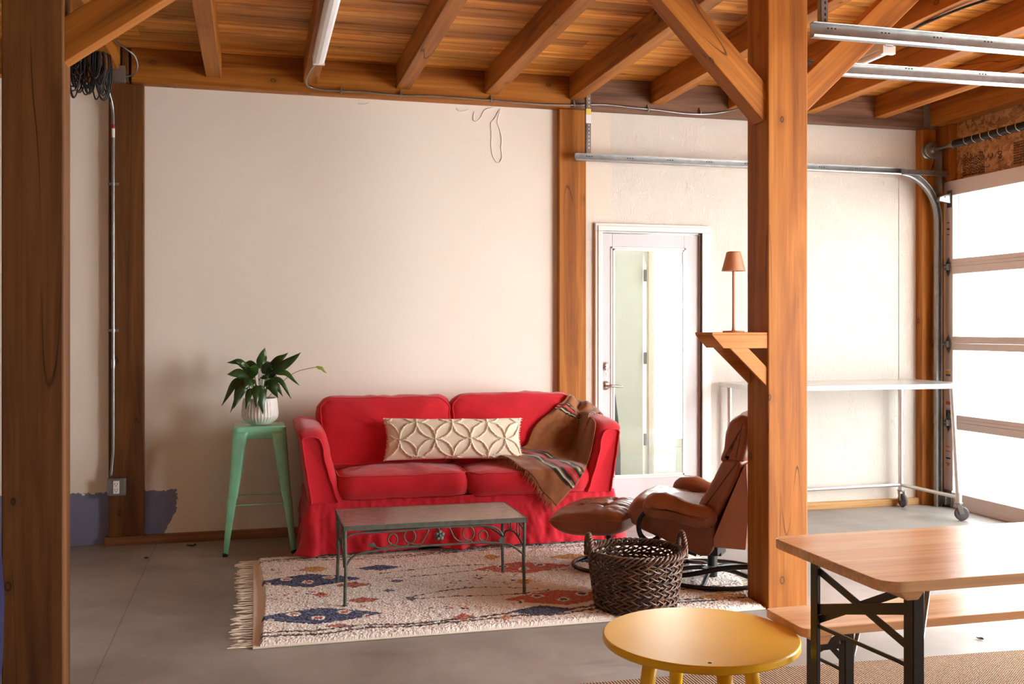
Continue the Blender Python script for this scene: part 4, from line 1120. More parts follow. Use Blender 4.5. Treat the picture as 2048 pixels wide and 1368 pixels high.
def ripple_glass():
    t = NT('rippled_table_glass'); t.n.remove(t.b)
    tr = t.node('ShaderNodeBsdfTransparent'); tr.inputs[0].default_value = (.72, .75, .72, 1)
    gl = t.node('ShaderNodeBsdfGlossy'); gl.inputs['Roughness'].default_value = .12
    df = t.node('ShaderNodeBsdfDiffuse'); df.inputs[0].default_value = (.55, .54, .5, 1)
    lw = t.node('ShaderNodeLayerWeight'); lw.inputs[0].default_value = .5
    c = t.coords((8, 30, 1), False); n = t.noise(c, 2, 4, .6, 1.0); b = t.node('ShaderNodeBump'); b.inputs['Strength'].default_value = .4; b.inputs['Distance'].default_value = .004; t.link(n, 0, b, 'Height'); t.link(b, 0, gl, 'Normal')
    f = t.math('ADD', t.math('MULTIPLY', t.math('POWER', (lw, 1), 3.0), .75), .06, True)
    m0 = t.node('ShaderNodeMixShader'); m0.inputs[0].default_value = .34; t.link(tr, 0, m0, 1); t.link(df, 0, m0, 2)
    mx = t.node('ShaderNodeMixShader'); t.link(f[0], 0, mx, 0); t.link(m0, 0, mx, 1); t.link(gl, 0, mx, 2); t.link(mx, 0, t.out, 0); return t.m
obj('glass_top', B((TX0 + .007, TY0 + .007, TZ - .007), (TX1 - .007, TY1 - .007, TZ - .001)), ripple_glass(), ct)
for x, y in ((TX0 + .012, TY0 + .012), (TX1 - .012, TY0 + .012), (TX0 + .012, TY1 - .012), (TX1 - .012, TY1 - .012)):
    sx = 1 if x < .8 else -1
    m_ = MB(); m_.tube(cr([(x, y, TZ - .02), (x, y, .3), (x + sx * .004, y, .2), (x + sx * .001, y, .1), (x, y, .028)], 5), .0085, 10); m_.lathe([(0, .020), (.013, .020), (.013, .026), (0, .027)], (x, y, 0), 14)
    obj('leg', m_, 'verdigris', ct, smooth=False)
def zc(px_, py_): return (TX0 + .004 + (px_ - 205) / 1720 * (TX1 - TX0 - .008), TZ - .006 - (py_ - (345 - .0581 * (px_ - 205))) / 1908)
def vine(pts, y, r=.0042, n=8): return [(p[0], y, p[1]) for p in [(q.x, q.z) for q in cr([(zc(a, b)[0], 0, zc(a, b)[1]) for a, b in pts], n)]]
def loop(cx, cy, r, a0, a1, n=12): return [(cx + r * math.cos(a0 + (a1 - a0) * k / n), cy + r * 1.18 * math.sin(a0 + (a1 - a0) * k / n)) for k in range(n + 1)]
def apron(y, name='scroll_apron'):
    m_ = MB()
    m_.tube(vine([(235, 690), (280, 625), (370, 580), (480, 560), (700, 530), (1000, 508), (1300, 490), (1500, 478), (1680, 484), (1790, 508), (1895, 585)], y), .0055, 8)
    m_.tube(vine([(220, 450), (250, 425), (330, 400), (500, 390), (760, 372), (1000, 345), (1300, 328), (1550, 320), (1650, 350), (1700, 410)], y), .0042, 8)
    m_.tube(vine([(480, 520), (560, 535)] + loop(655, 452, 42, 1.9, 1.9 + 2 * PI, 14) + [(720, 520), (790, 505)] + loop(812, 425, 52, 1.9, 1.9 + 2 * PI, 14) + [(900, 500), (950, 440), (990, 360)], y, n=3), .0036, 7)
    m_.tube(vine([(1690, 465), (1600, 490)] + loop(1508, 415, 42, 1.2, 1.2 - 2 * PI, 14) + [(1440, 480), (1400, 475)] + loop(1365, 392, 54, 1.2, 1.2 - 2 * PI, 14) + [(1290, 470), (1230, 430), (1190, 350), (1150, 330)], y, n=3), .0036, 7)
    m_.tube(vine([(1045, 322), (1080, 345), (1090, 400)], y), .0036, 7)
    ap = obj(name, m_, 'verdigris', ct, smooth=True)
    c = zc(1090, 412)
    m_ = MB()
    for k in range(5):
        a = PI / 2 + k * 2 * PI / 5; cx, cz = c[0] + .014 * math.cos(a), c[1] + .016 * math.sin(a)
        m_.lathe([(0, -.006), (.010, -.004), (.013, 0), (.010, .003), (0, .002)], (cx, y - .004, cz), 12, 'y')
    m_.lathe([(0, -.013), (.007, -.010), (.009, -.004), (0, 0)], (c[0], y - .004, c[1]), 12, 'y')
    obj('rose', m_, 'verdigris', ap, smooth=True)
    for (lx, ly, s_) in ((465, 505, -1), (1690, 445, 1)):
        c2 = zc(lx, ly); pts = [(c2[0] + s_ * dx, c2[1] + dz) for dx, dz in ((-.020, -.004), (-.006, .013), (.004, .008), (.014, .012), (.022, .004), (.013, -.002), (.012, -.012), (.002, -.008), (-.008, -.013))]
        m_ = MB(); m_.prism(pts, 'y', y - .003, y + .001); obj('leaf', m_, 'verdigris', ap, bevel=.001)
    return ap
apron(TY0 + .010); apron(TY1 - .010)
def side_apron(x):
    m_ = MB(); y0, y1 = TY0 + .012, TY1 - .012; ym = (y0 + y1) / 2
    m_.tube(cr([(x, y0, .21), (x, y0 + .05, .26), (x, ym, .292), (x, y1 - .05, .26), (x, y1, .21)], 6), .0055, 8)
    m_.tube(cr([(x, y0, .33), (x, y0 + .06, .345), (x, ym, .385)], 5), .0042, 7); m_.tube(cr([(x, y1, .33), (x, y1 - .06, .345), (x, ym, .385)], 5), .0042, 7)
    for s_ in (-1, 1): m_.tube([(x, ym + s_ * .09 + .03 * math.cos(a), .325 + .04 * math.sin(a)) for a in [k * PI / 9 for k in range(19)]], .0036, 7)
    obj('side_scroll', m_, 'verdigris', ct, smooth=True)
side_apron(TX0 + .008); side_apron(TX1 - .008)

# ---------------------------------------------------------------- mint stool with the plant
M['mint'] = plain('mint_green_enamel', srgb(142, 226, 186), .22, 0.0, var=.05, coat=.6)
M['mint_d'] = M['mint']
stl = thing('metal_stool', (.028, 6.33, 0), 'mint green metal bar stool carrying the potted plant beside the red sofa', 'stool')
SX, SY, ST = .028, 6.335, .762
hw, bw = .155, .205
def at(x, y, z): return Vector((SX + x, SY + y, z))
m_ = MB()
o_ = [(x, y) for x, y in rrect(hw, hw, .035, 6)]; n = len(o_)
rings = [(0.0, ST - .006), (.72, ST - .006), (.78, ST - .001), (.93, ST), (.985, ST - .005), (1.0, ST - .014), (1.018, ST - .072), (1.005, ST - .074), (.97, ST - .02)]
vs = [at(x * k, y * k, z) for k, z in rings for x, y in o_]
m_.add(vs, [(j * n + i, j * n + (i + 1) % n, (j + 1) * n + (i + 1) % n, (j + 1) * n + i) for j in range(len(rings) - 1) for i in range(n)])
obj('seat', m_, 'mint', stl, smooth=True)
for sx in (-1, 1):
    for sy in (-1, 1):
        # pressed leg: an angle section with rounded outer corner, tapering and splaying
        def sec(t):
            z = ST - .03 - t * (ST - .03 - .018); o = hw * 1.0 + (bw - hw) * t; wd = .086 * (1 - t) + .026 * t
            if t > .55: o += .004
            C = (sx * o, sy * o); r = .03 * (1 - t) + .012 * t
            pts = [(C[0] - sx * wd, C[1]), (C[0] - sx * (wd * .75), C[1] + sy * .001), (C[0] - sx * r, C[1]), (C[0] - sx * r * .3, C[1] - sy * r * .3), (C[0], C[1] - sy * r), (C[0] + sx * .001, C[1] - sy * (wd * .75)), (C[0], C[1] - sy * wd)]
            return [at(a, b, z) for a, b in pts]
        m_ = MB(); T_ = [0, .03, .1, .25, .4, .54, .56, .7, .85, 1.0]; secs = [sec(t) for t in T_]; k_ = 7
        m_.add([p for s_ in secs for p in s_], [(j * k_ + i, j * k_ + i + 1, (j + 1) * k_ + i + 1, (j + 1) * k_ + i) for j in range(len(T_) - 1) for i in range(k_ - 1)])
        lg = obj('leg', m_, 'mint', stl, smooth=True, solid=.003)
        b = at(sx * (bw - .006), sy * (bw - .006), 0); obj('foot_cap', MB().lathe([(0, 0.0), (.014, 0.0), (.016, .012), (.013, .022), (0, .022)], (b.x, b.y, 0), 14), 'black_rubber', lg)
m_ = MB(); h1, h2 = .31, .285
def off(z): return hw + (bw - hw) * (ST - z) / ST - .006
for z, ax in ((.300, 'x'), (.345, 'y')):
    for s_ in (-1, 1):
        o = off(z); a = at(-o, s_ * o, z) if ax == 'x' else at(s_ * o, -o, z); b = at(o, s_ * o, z) if ax == 'x' else at(s_ * o, o, z)
        m_ = MB(); m_.bar(a, b, .018, .006); mid = .86; m_.bar(a, a + (b - a) * .12, .010, .018); m_.bar(b, b + (a - b) * .12, .010, .018)
        obj('footrest', m_, 'mint', stl, bevel=.002)
m_ = MB(); o = off(.68)
m_.bar(at(-o, -o, .675), at(o, o, .69), .022, .003); m_.bar(at(-o, o, .675), at(o, -o, .69), .022, .003); obj('cross_brace', m_, 'mint', stl)
# pot and peace lily
PX, PY, PZ = .030, 6.33, ST + .001
pp = thing('potted_plant', (PX, PY, PZ), 'peace lily with drooping dark leaves in a ribbed white pot on the mint stool', 'plant')
def rib(a, h): return 1 + .022 * (math.cos(a * 34) * (1 if .02 < h - PZ < .150 else 0)) * (.4 + .6 * abs(math.sin((h - PZ) * 60)))
prof = [(0, PZ), (.062, PZ), (.070, PZ + .004)] + [(.070 + .040 * math.sin(min(1, k / 9) * PI / 2), PZ + .006 + .050 * k / 9) for k in range(1, 10)] + [(.110 - .010 * (k / 14) ** 1.5, PZ + .056 + .104 * k / 14) for k in range(1, 15)] + [(.098, PZ + .163), (.094, PZ + .160), (.094, PZ + .13), (0, PZ + .13)]
obj('pot', MB().lathe(prof, (PX, PY, 0), 170, fn=rib), plain('white_ribbed_ceramic', srgb(226, 218, 210), .35, var=.05, nscale=40), pp, smooth=True)
obj('soil', MB().lathe([(0, PZ + .131), (.093, PZ + .131), (.08, PZ + .140), (0, PZ + .146)], (PX, PY, 0), 24), plain('dark_soil', srgb(52, 38, 30), .95, bump=.5), pp)
def leaf_mat():
    t = NT('glossy_dark_leaf'); c = t.coords(); n = t.noise(c, 5, 3)
    r = t.ramp(n, 0, [(.3, srgb(26, 48, 18)), (.7, srgb(58, 92, 34))]); t.color((r, 0)); t.rough(.3); t.b.inputs['Subsurface Weight'].default_value = 0
    w = t.noise(t.coords((1, 1, 1)), 60, 2); t.bump((w, 0), .25, .003); return t.m
M['leaf'] = leaf_mat(); M['leaf_pale'] = plain('pale_green_spathe', srgb(150, 170, 70), .4)
fol = MB(); stems = MB(); random.seed(21)
def leaf(tip, base, w, droop, mbx=fol, twist=0.0, mid=None):
    base = Vector(base); tip = Vector(tip); d = tip - base
    if mid is None: mid = base + d * .5 + Vector((0, 0, droop))
    ax = cr([base, mid, tip], 9); n = len(ax)
    side = d.cross(Vector((.25 * math.sin(d.x * 40), -1, .35))).normalized()
    vs = []
    for i, p in enumerate(ax):
        t = i / (n - 1); ww = w * 1.0 * (math.sin(PI * min(1, t * 1.02 + .0) ** .72) ** .9 if t < 1 else 0) + .0008
        T = (ax[min(i + 1, n - 1)] - ax[max(i - 1, 0)]).normalized(); s2 = (side - T * side.dot(T)).normalized(); nn = T.cross(s2)
        for k in (-1, -.5, 0, .5, 1):
            wv = .004 * math.sin(t * 14 + k * 3) * abs(k)
            vs.append(p + s2 * (k * ww) + nn * (abs(k) ** 1.3 * ww * .35 + wv))
    mbx.add(vs, [(i * 5 + k, i * 5 + k + 1, (i + 1) * 5 + k + 1, (i + 1) * 5 + k) for i in range(n - 1) for k in range(4)])
def frond(root, bend, tip, w, droop=.01, **k):
    root = Vector((PX, PY, PZ + .135)) + Vector(root); bend = Vector(bend); 
    stems.tube(cr([root, (root + bend) / 2 + Vector((0, 0, .012)), bend], 6), .0022, 6)
    leaf(tip, bend, w, droop, **k)
Y = PY
# base-of-blade point, tip point, half width  (as read in the photo, spread in depth)
for b_, t_, w_, dr_ in (((.03, Y - .02, 1.105), (.058, Y - .03, 1.235), .030, 0.0), ((.10, Y - .02, 1.09), (.275, Y - .06, 1.205), .028, -.008), ((.075, Y + .01, 1.10), (.20, Y + .03, 1.20), .026, .01),
        ((-.01, Y - .03, 1.07), (-.165, Y - .03, 1.145), .022, .04), ((-.02, Y - .05, 1.05), (-.165, Y - .08, 1.075), .032, .02), ((-.03, Y - .06, 1.02), (-.195, Y - .08, .885), .026, .075),
        ((-.05, Y - .09, 1.03), (-.125, Y - .12, .87), .034, .03), ((-.02, Y - .10, 1.02), (-.145, Y - .11, .845), .018, .05), ((-.02, Y - .10, .99), (-.055, Y - .13, .865), .022, .03),
        ((.01, Y - .10, 1.01), (.005, Y - .14, .875), .024, .03), ((.03, Y - .10, 1.01), (.045, Y - .14, .835), .033, .03), ((.06, Y - .09, 1.03), (.135, Y - .12, .93), .036, .03),
        ((.08, Y - .06, 1.03), (.165, Y - .08, .935), .018, .03), ((.09, Y - .04, 1.04), (.215, Y - .05, .92), .016, .05), ((.10, Y - .03, 1.08), (.265, Y - .05, 1.0), .018, .04),
        ((.02, Y + .02, 1.09), (-.08, Y + .06, 1.14), .028, .02), ((.04, Y - .05, 1.08), (.10, Y - .10, 1.13), .034, .01), ((.0, Y - .06, 1.06), (-.03, Y - .13, 1.12), .032, .02), ((.03, Y - .07, 1.05), (.07, Y - .16, 1.05), .034, .02),
        ((.05, Y + .03, 1.08), (.12, Y + .10, 1.14), .03, .02), ((0, Y + .03, 1.05), (-.10, Y + .10, 1.05), .03, .03), ((.06, Y + .04, 1.04), (.16, Y + .11, 1.02), .03, .03),
        ((-.03, Y - .02, 1.09), (-.11, Y - .05, 1.15), .018, .01), ((.07, Y - .05, 1.06), (.13, Y - .09, 1.10), .026, .0), ((0, Y - .09, 1.04), (-.07, Y - .15, .99), .03, .02)):
    frond(((b_[0] - PX) * .35, (b_[1] - PY) * .35, 0), b_, t_, w_, dr_, twist=1.0)
obj('foliage', fol, 'leaf', pp, smooth=True)
st2 = MB(); st2.tube(cr([(PX + .03, PY - .01, PZ + .14), (.16, 6.31, 1.02), (.25, 6.30, 1.085), (.37, 6.29, 1.115)], 8), .0019, 6)
stems.add(st2.v, st2.f)
obj('stems', stems, plain('green_stem', srgb(86, 112, 48), .5), pp, smooth=True)
sp_ = MB(); leaf((.43, 6.28, 1.075), (.365, 6.29, 1.115), .011, .012, mbx=sp_, twist=1.0); obj('flower', sp_, 'leaf_pale', pp, smooth=True, label='faded pale green flower on a long stem')
# ---------------------------------------------------------------- leather recliner on a tube frame
def rot_thing(name, loc, rz, label, cat):
    t = thing(name, loc, label, cat); t.rotation_euler = (0, 0, rz); BASE[t] = Vector((0, 0, 0)); return t
def puff(prof, y0, y1, r=.03, bulge=.012, seed=0, seg_y=10, wob=.005):
    # upholstered slab: closed side profile (x,z) swept over y with rounded, bulging flanks
    P = cr([(a, 0, b) for a, b in prof], 5, closed=True); n = len(P); c = sum(P, Vector()) / n
    secs = []; R = 5
    for k in range(R + 1): a = PI / 2 * k / R; secs.append((y0 + r * (1 - math.sin(a)), math.cos(a)))
    for k in range(1, seg_y): secs.append((y0 + r + (y1 - y0 - 2 * r) * k / seg_y, 1 if False else None))
    for k in range(R, -1, -1): a = PI / 2 * k / R; secs.append((y1 - r * (1 - math.sin(a)), math.cos(a)))
    vs = []; L = y1 - y0
    ys = []
    for k in range(R + 1): a = PI / 2 * k / R; ys.append((y0 + r * (1 - math.cos(a)), r * (1 - math.sin(a))))
    for k in range(1, seg_y): ys.append((y0 + r + (L - 2 * r) * k / seg_y, 0))
    for k in range(R, -1, -1): a = PI / 2 * k / R; ys.append((y1 - r * (1 - math.cos(a)), r * (1 - math.sin(a))))
    for (y, ins) in ys:
        bl = bulge * math.sin(PI * (y - y0) / L)
        for i, p in enumerate(P):
            t = (P[(i + 1) % n] - P[i - 1]).normalized(); nn = Vector((t.z, 0, -t.x))
            if nn.dot(p - c) < 0: nn = -nn
            q = p + nn * (bl - ins); q.y = y
            q += nn * (nz(q, 22, seed) * wob + nz(q, 9, seed + 2) * wob); vs.append(q)
    m = len(ys); fs = [(j * n + i, j * n + (i + 1) % n, (j + 1) * n + (i + 1) % n, (j + 1) * n + i) for j in range(m - 1) for i in range(n)]
    fs.append(tuple(range(n))); fs.append(tuple(range((m - 1) * n, m * n)))
    return MB().add(vs, fs)
ch = rot_thing('recliner', (2.375, 4.90, .024), math.radians(142), 'brown leather reclining armchair on a black tube frame behind the wicker basket', 'armchair')
# local axes: x forward, y towards the near side, z up (heights measured from the rug)
obj('seat', puff([(.47, .44), (.475, .40), (.44, .365), (.30, .30), (.12, .225), (.0, .19), (-.05, .21), (-.06, .30), (-.05, .38), (.10, .41), (.30, .455), (.42, .475)], -.26, .26, .02, .004, 1), 'leather', ch, smooth=True)
obj('seat_cushion', puff([(.49, .47), (.50, .43), (.47, .40), (.40, .405), (.20, .37), (.02, .35), (.02, .42), (.2, .455), (.38, .50), (.45, .50)], -.25, .25, .04, .02, 5, wob=.008), 'leather', ch, smooth=True)
bk = obj('backrest', puff([(.03, .40), (-.01, .50), (-.075, .62), (-.115, .705), (-.20, .70), (-.165, .58), (-.11, .46), (-.06, .38)], -.27, .27, .028, .012, 2), 'leather', ch, smooth=True)
obj('headrest', puff([(-.095, .70), (-.115, .78), (-.12, .86), (-.145, .915), (-.19, .945), (-.24, .93), (-.245, .86), (-.225, .77), (-.205, .70), (-.15, .69)], -.265, .265, .04, .012, 3), 'leather', ch, smooth=True)
m_ = MB(); m_.prism([(-.065, .21), (-.05, .24), (-.13, .44), (-.215, .66), (-.225, .66), (-.235, .40), (-.22, .21)], 'y', -.25, .25)
obj('rear_panel', m_, 'tan_back', ch, bevel=.015, seg=3, label='smooth tan rear panel')
for s_ in (-1, 1):
    y0, y1 = (.255, .375) if s_ > 0 else (-.375, -.255)
    obj('armrest', puff([(.345, .50), (.35, .455), (.31, .425), (.18, .40), (.04, .365), (-.04, .355), (-.075, .385), (-.06, .43), (.04, .455), (.18, .51), (.28, .53)], y0, y1, .05, .012, 7 + s_, wob=.007), 'leather', ch, smooth=True)
    yy = s_ * .315; m_ = MB()
    path = [(-.05, yy, .345), (.06, yy, .355), (.2, yy, .395), (.29, yy, .428)] + [(.315 + .085 * math.sin(a), yy * (1 - .12 * (a / PI) ** 2), .345 + .085 * math.cos(a)) for a in [PI * k / 10 for k in range(0, 10)]] + [(.30, yy * .86, .262)]
    m_.tube(cr(path, 4), .0155, 12)
    fr = obj('side_tube', m_, 'black_metal', ch, smooth=True)
    obj('end_cap', MB().cyl((-.068, yy, .343), (-.045, yy, .345), .019, 14), 'black_rubber', fr)
    obj('knob', MB().cyl((.30, yy * .78, .262), (.30, yy * .92, .262), .022, 14), 'black_rubber', fr)
m_ = MB()
m_.tube([(.30, -.28, .262), (.30, .28, .262)], .010, 10); m_.tube([(.30, .27, .262), (.05, .2, .16)], .010, 10); m_.tube([(.30, -.27, .262), (.05, -.2, .16)], .010, 10)
m_.box((-.06, -.06, .125), (.07, .06, .155)); m_.box((-.05, -.17, .15), (.05, .17, .165)); m_.box((-.07, -.20, .155), (-.03, .20, .22))
obj('mechanism', m_, 'black_metal', ch, bevel=.003)
m_ = MB(); m_.tube(cr([(.26, .20, .055), (.18, .26, .045), (.06, .27, .065), (-.12, .25, .11), (-.30, .22, .13), (-.36, .14, .13)], 6), .013, 12)
obj('swing_tube', m_, 'black_metal', ch, smooth=True)
obj('column', MB().lathe([(0, .0), (.026, .0), (.026, .135), (0, .135)], (0, 0, 0), 20), 'black_metal', ch)
obj('hub_plate', MB().lathe([(0, .048), (.06, .048), (.062, .052), (.03, .06), (0, .06)], (0, 0, 0), 30), 'zinc', ch)
for k in range(5):
    a = math.radians(20 + 72 * k); c, s = math.cos(a), math.sin(a)
    obj('base_leg', MB().tube(cr([(.03 * c, .03 * s, .048), (.12 * c, .12 * s, .045), (.24 * c, .24 * s, .022), (.31 * c, .31 * s, .012)], 5), .012, 10), 'black_metal', ch, smooth=True)
obj('base_ring', MB().tube([(.31 * math.cos(a), .31 * math.sin(a), .013) for a in [2 * PI * k / 60 for k in range(60)]], .0115, 10, closed=True), 'black_metal', ch, smooth=True)

# (side profile: everything forward of the column is drawn in and lowered a little)
for o in [q for q in COL.objects if q.parent is ch or (q.parent and q.parent.parent is ch)]:
    if o.name.split('.')[0] in ('seat', 'seat_cushion', 'armrest', 'side_tube', 'knob', 'end_cap', 'mechanism'):
        for v in o.data.vertices:
            if v.co.x > 0: v.co.z -= v.co.x * .13; v.co.x *= .80
    if o.name.split('.')[0] in ('seat', 'seat_cushion', 'armrest', 'backrest', 'headrest'):
        for v in o.data.vertices: v.co.z -= .022
    if o.name.split('.')[0] in ('backrest', 'headrest', 'rear_panel'):
        for v in o.data.vertices:
            if v.co.z > .4: v.co.z = .4 + (v.co.z - .4) * .92
# footstool
fs_ = rot_thing('footstool', (1.915, 5.25, .024), math.radians(142), 'tufted brown leather footstool between the sofa and the recliner', 'footstool')
def tuft(u, v, top):
    x = (u * 2 - 1) * .215; y = (v * 2 - 1) * .27
    e = (max(0, 1 - abs(u * 2 - 1) ** 3.4)) ** .42 * (max(0, 1 - abs(v * 2 - 1) ** 3.4)) ** .42
    h = .070 * e
    if top:
        for bx, by in ((-.07, -.09), (-.07, .09), (.08, -.09), (.08, .09)):
            d = math.hypot(x - bx, y - by); h -= .034 * math.exp(-(d / .028) ** 2)
            ang = math.atan2(y - by, x - bx); h -= .008 * math.exp(-(d / .11) ** 2) * max(0, math.cos(4 * ang)) ** 6
        h += .004 * nz((x * 30, y * 30, 0)) * e + .004 * math.sin(y * 120 + 3 * nz((x * 9, y * 9, 0))) * max(0, abs(u * 2 - 1) - .6) * 2 * e
    return Vector((x * (1 - .05 * abs(v * 2 - 1) ** 4), y, (h if top else -h * 1.5)))
m_ = MB().grid(lambda u, v: tuft(u, v, True), 90, 90); b_ = MB().grid(lambda u, v: tuft(u, v, False), 40, 40)
T_ = Matrix.Translation((.05, 0, .295)) @ Matrix.Rotation(math.radians(4), 4, 'Y')
m_.xf(T_); b_.xf(T_)
obj('cushion', m_, 'leather', fs_, smooth=True); obj('underside', b_, 'leather', fs_, smooth=True)
e_ = [T_ @ tuft(t, 0, True) for t in [k / 20 for k in range(21)]] + [T_ @ tuft(1, t, True) for t in [k / 20 for k in range(1, 21)]] + [T_ @ tuft(1 - t, 1, True) for t in [k / 20 for k in range(1, 21)]] + [T_ @ tuft(0, 1 - t, True) for t in [k / 20 for k in range(1, 20)]]
obj('piping', MB().tube(e_, .005, 7, closed=True), 'leather', fs_, smooth=True)
m_ = MB(); m_.cyl((0, 0, .02), (0, 0, .25), .016); m_.box((-.12, -.12, .235), (.16, .12, .26)); obj('column', m_, 'black_metal', fs_, bevel=.002)
m_ = MB(); m_.tube([(.20 * math.cos(a), .20 * math.sin(a), .012) for a in [2 * PI * k / 50 for k in range(50)]], .011, 10, closed=True); obj('base_ring', m_, 'black_metal', fs_, smooth=True)
for k in range(3):
    a = math.radians(90 + 120 * k); obj('spoke', MB().tube([(0, 0, .03), (.20 * math.cos(a), .20 * math.sin(a), .014)], .009, 8), 'black_metal', fs_, smooth=True)

# ---------------------------------------------------------------- wicker basket
def wick():
    t = NT('dark_willow'); c = t.coords((1, 1, 1), False); n = t.noise(c, 28, 4)
    r = t.ramp(n, 0, [(.3, srgb(52, 32, 24)), (.55, srgb(92, 60, 42)), (.75, srgb(134, 98, 70))]); t.color((r, 0)); t.rough(.42); return t.m
M['willow'] = wick()
BX, BY, BZ = 1.765, 4.47, .024
bs = thing('wicker_basket', (BX, BY, BZ), 'dark brown wicker basket with two handles in front of the recliner', 'basket')
def br(z): t = z / .26; return .185 + .036 * t ** .8
m_ = MB()
for k in range(30):
    a = 2 * PI * k / 30; m_.tube([(BX + br(z) * math.cos(a), BY + br(z) * math.sin(a), BZ + z) for z in (.004, .07, .14, .20, .26)], .0042, 6)
obj('stakes', m_, 'willow', bs, smooth=True)
m_ = MB(); random.seed(4); rows = 13; NS = 30
for r_ in range(rows):
    z0 = .012 + r_ * .0185
    for strand in range(3):
        pts = []; ph = strand * 2 * PI / 3 + (r_ // 3 % 2) * PI + random.uniform(-.2, .2); dirn = 1 if (r_ // 1) % 2 == 0 else -1
        for k in range(150):
            a = 2 * PI * k / 150; q = dirn * a * NS / 3 + ph
            z = z0 + .0125 * math.sin(q) + .0008 * nz((a * 5, r_, strand)); rr = br(z0) + .0072 * math.cos(q)
            pts.append((BX + rr * math.cos(a), BY + rr * math.sin(a), BZ + z))
        m_.tube(pts, .0046, 5, closed=True)
obj('weave', m_, 'willow', bs, smooth=True)
m_ = MB()
for strand in range(4):
    pts = []
    for k in range(220):
        a = 2 * PI * k / 220; q = a * 13 + strand * PI / 2
        pts.append((BX + (br(.26) + .013 * math.cos(q)) * math.cos(a), BY + (br(.26) + .013 * math.cos(q)) * math.sin(a), BZ + .262 + .014 * math.sin(q)))
    m_.tube(pts, .0062, 6, closed=True)
obj('braided_rim', m_, 'willow', bs, smooth=True)
obj('base', MB().lathe([(0, .002), (.183, .002), (.183, .012), (0, .012)], (BX, BY, BZ), 40), 'willow', bs)
for s_ in (-1, 1):
    m_ = MB(); aa = math.radians(-8)
    for strand in range(3):
        pts = []
        for k in range(60):
            t = k / 59; an = PI * t; y = .062 * math.cos(an) ; z = .26 + (.085) * math.sin(an)
            if t < .06 or t > .94: z -= .02
            q = t * 34 + strand * 2 * PI / 3
            x = s_ * (br(.26) + .006); vx = .0072 * math.cos(q); vz = .0072 * math.sin(q)
            P_ = Vector((x + vx, y, z)) + Vector((0, vz * math.cos(an), vz * math.sin(an)))
            pts.append((BX + P_.x * math.cos(aa) - P_.y * math.sin(aa), BY + P_.x * math.sin(aa) + P_.y * math.cos(aa), BZ + P_.z))
        m_.tube(pts, .0072, 7)
    obj('handle', m_, 'willow', bs, smooth=True)

# ---------------------------------------------------------------- yellow stool table
def yel():
    t = NT('yellow_gloss_paint'); c = t.coords(); n = t.noise(c, 3, 3)
    r = t.ramp(n, 0, [(.3, srgb(236, 180, 26)), (.7, srgb(242, 190, 38))]); t.color((r, 0)); t.rough(.33); t.b.inputs['Specular IOR Level'].default_value = .35; return t.m
M['yellow'] = yel()
YX, YY, YT = 1.272, 2.705, .45
yt = thing('side_table', (YX, YY, 0), 'round yellow painted side table in the foreground', 'table')
obj('tabletop', MB().lathe([(0, YT - .024), (.283, YT - .024), (.287, YT - .020), (.287, YT - .004), (.283, YT), (0, YT)], (YX, YY, 0), 96), 'yellow', yt, bevel=.001)
for k in range(4):
    a = math.radians(90 * k); c, s = math.cos(a), math.sin(a)
    obj('leg', MB().tube([(YX + .15 * c, YY + .15 * s, YT - .025), (YX + .17 * c, YY + .17 * s, .30), (YX + .215 * c, YY + .215 * s, .0)], [.023, .022, .014], 18), 'yellow', yt, smooth=True)
obj('chip', MB().lathe([(0, YT), (.006, YT), (.005, YT + .0006), (0, YT + .0006)], (YX - .085, YY - .24, 0), 10), 'dark', yt)

# ---------------------------------------------------------------- beer table and bench
def plank_top(root, x0, x1, y0, y1, zt, th, r, n=3):
    o = []
    for (cx, cy, a0) in ((x1 - r, y1 - r, 0), (x0 + r, y1 - r, 90), (x0 + r, y0 + r, 180), (x1 - r, y0 + r, 270)):
        for k in range(9): a = math.radians(a0 + 90 * k / 8); o.append((cx + r * math.cos(a), cy + r * math.sin(a)))
    m_ = MB(); m_.prism(o, 'z', zt - th, zt); return obj('tabletop' if n == 3 else 'seat_board', m_, 'table_wood', root, bevel=.003)
def trestle(root, xf, y0, y1, z1, inward, w=.032, tall=True, slant=.05):
    # folding end frame: two angle-iron legs, cross bars, X brace and a diagonal stay
    for y, d in ((y0, 1), (y1, -1)):
        m_ = MB(); m_.bar((xf, y, .0), (xf, y, z1), .004, w, up=(0, 1, 0)); m_.bar((xf + .014 * inward, y, .0), (xf + .014 * inward, y, z1), w * .9, .004, up=(0, 1, 0))
        m_ = MB(); m_.box((xf - .002, y - w / 2, 0), (xf + .002, y + w / 2, z1)); m_.box((min(xf, xf + inward * .028), y - .002 + d * -w / 2, 0), (max(xf, xf + inward * .028), y + .002 + d * -w / 2, z1))
        obj('leg', m_, 'black_metal', root, bevel=.001)
    q = z1 / .744
    def stay(nm, za, zb, w_, dx=.006): obj(nm, MB().bar((xf + dx * inward, y1, za * q), (xf + dx * inward, y0, zb * q), .004, w_, up=(0, 0, 1)), 'black_metal', root)
    stay('cross_bar', .575, .688, .028, .006); stay('diagonal_brace', .684, .59, .020, .010); stay('diagonal_brace', .546, .738, .020, .014); stay('thin_brace', .532, .552, .010, .004)
    stay('thin_brace', .10, .12, .014, .004)
    obj('folding_stay', MB().tube([(xf + inward * .02, y0 + .02, z1 * .55), (xf + inward * .07, y0 + .02, z1)], .0065, 8), 'galv', root, smooth=True)
    m_ = MB()
    for y in (y0, y1):
        for z in (z1 - .03, z1 * .12): obj('bolt', MB().cyl((xf - .008, y, z), (xf - .001, y, z), .005, 8), 'galv', root)
tb_ = thing('picnic_table', (2.49, 2.24, 0), 'folding pine beer table with black steel legs at right', 'table')
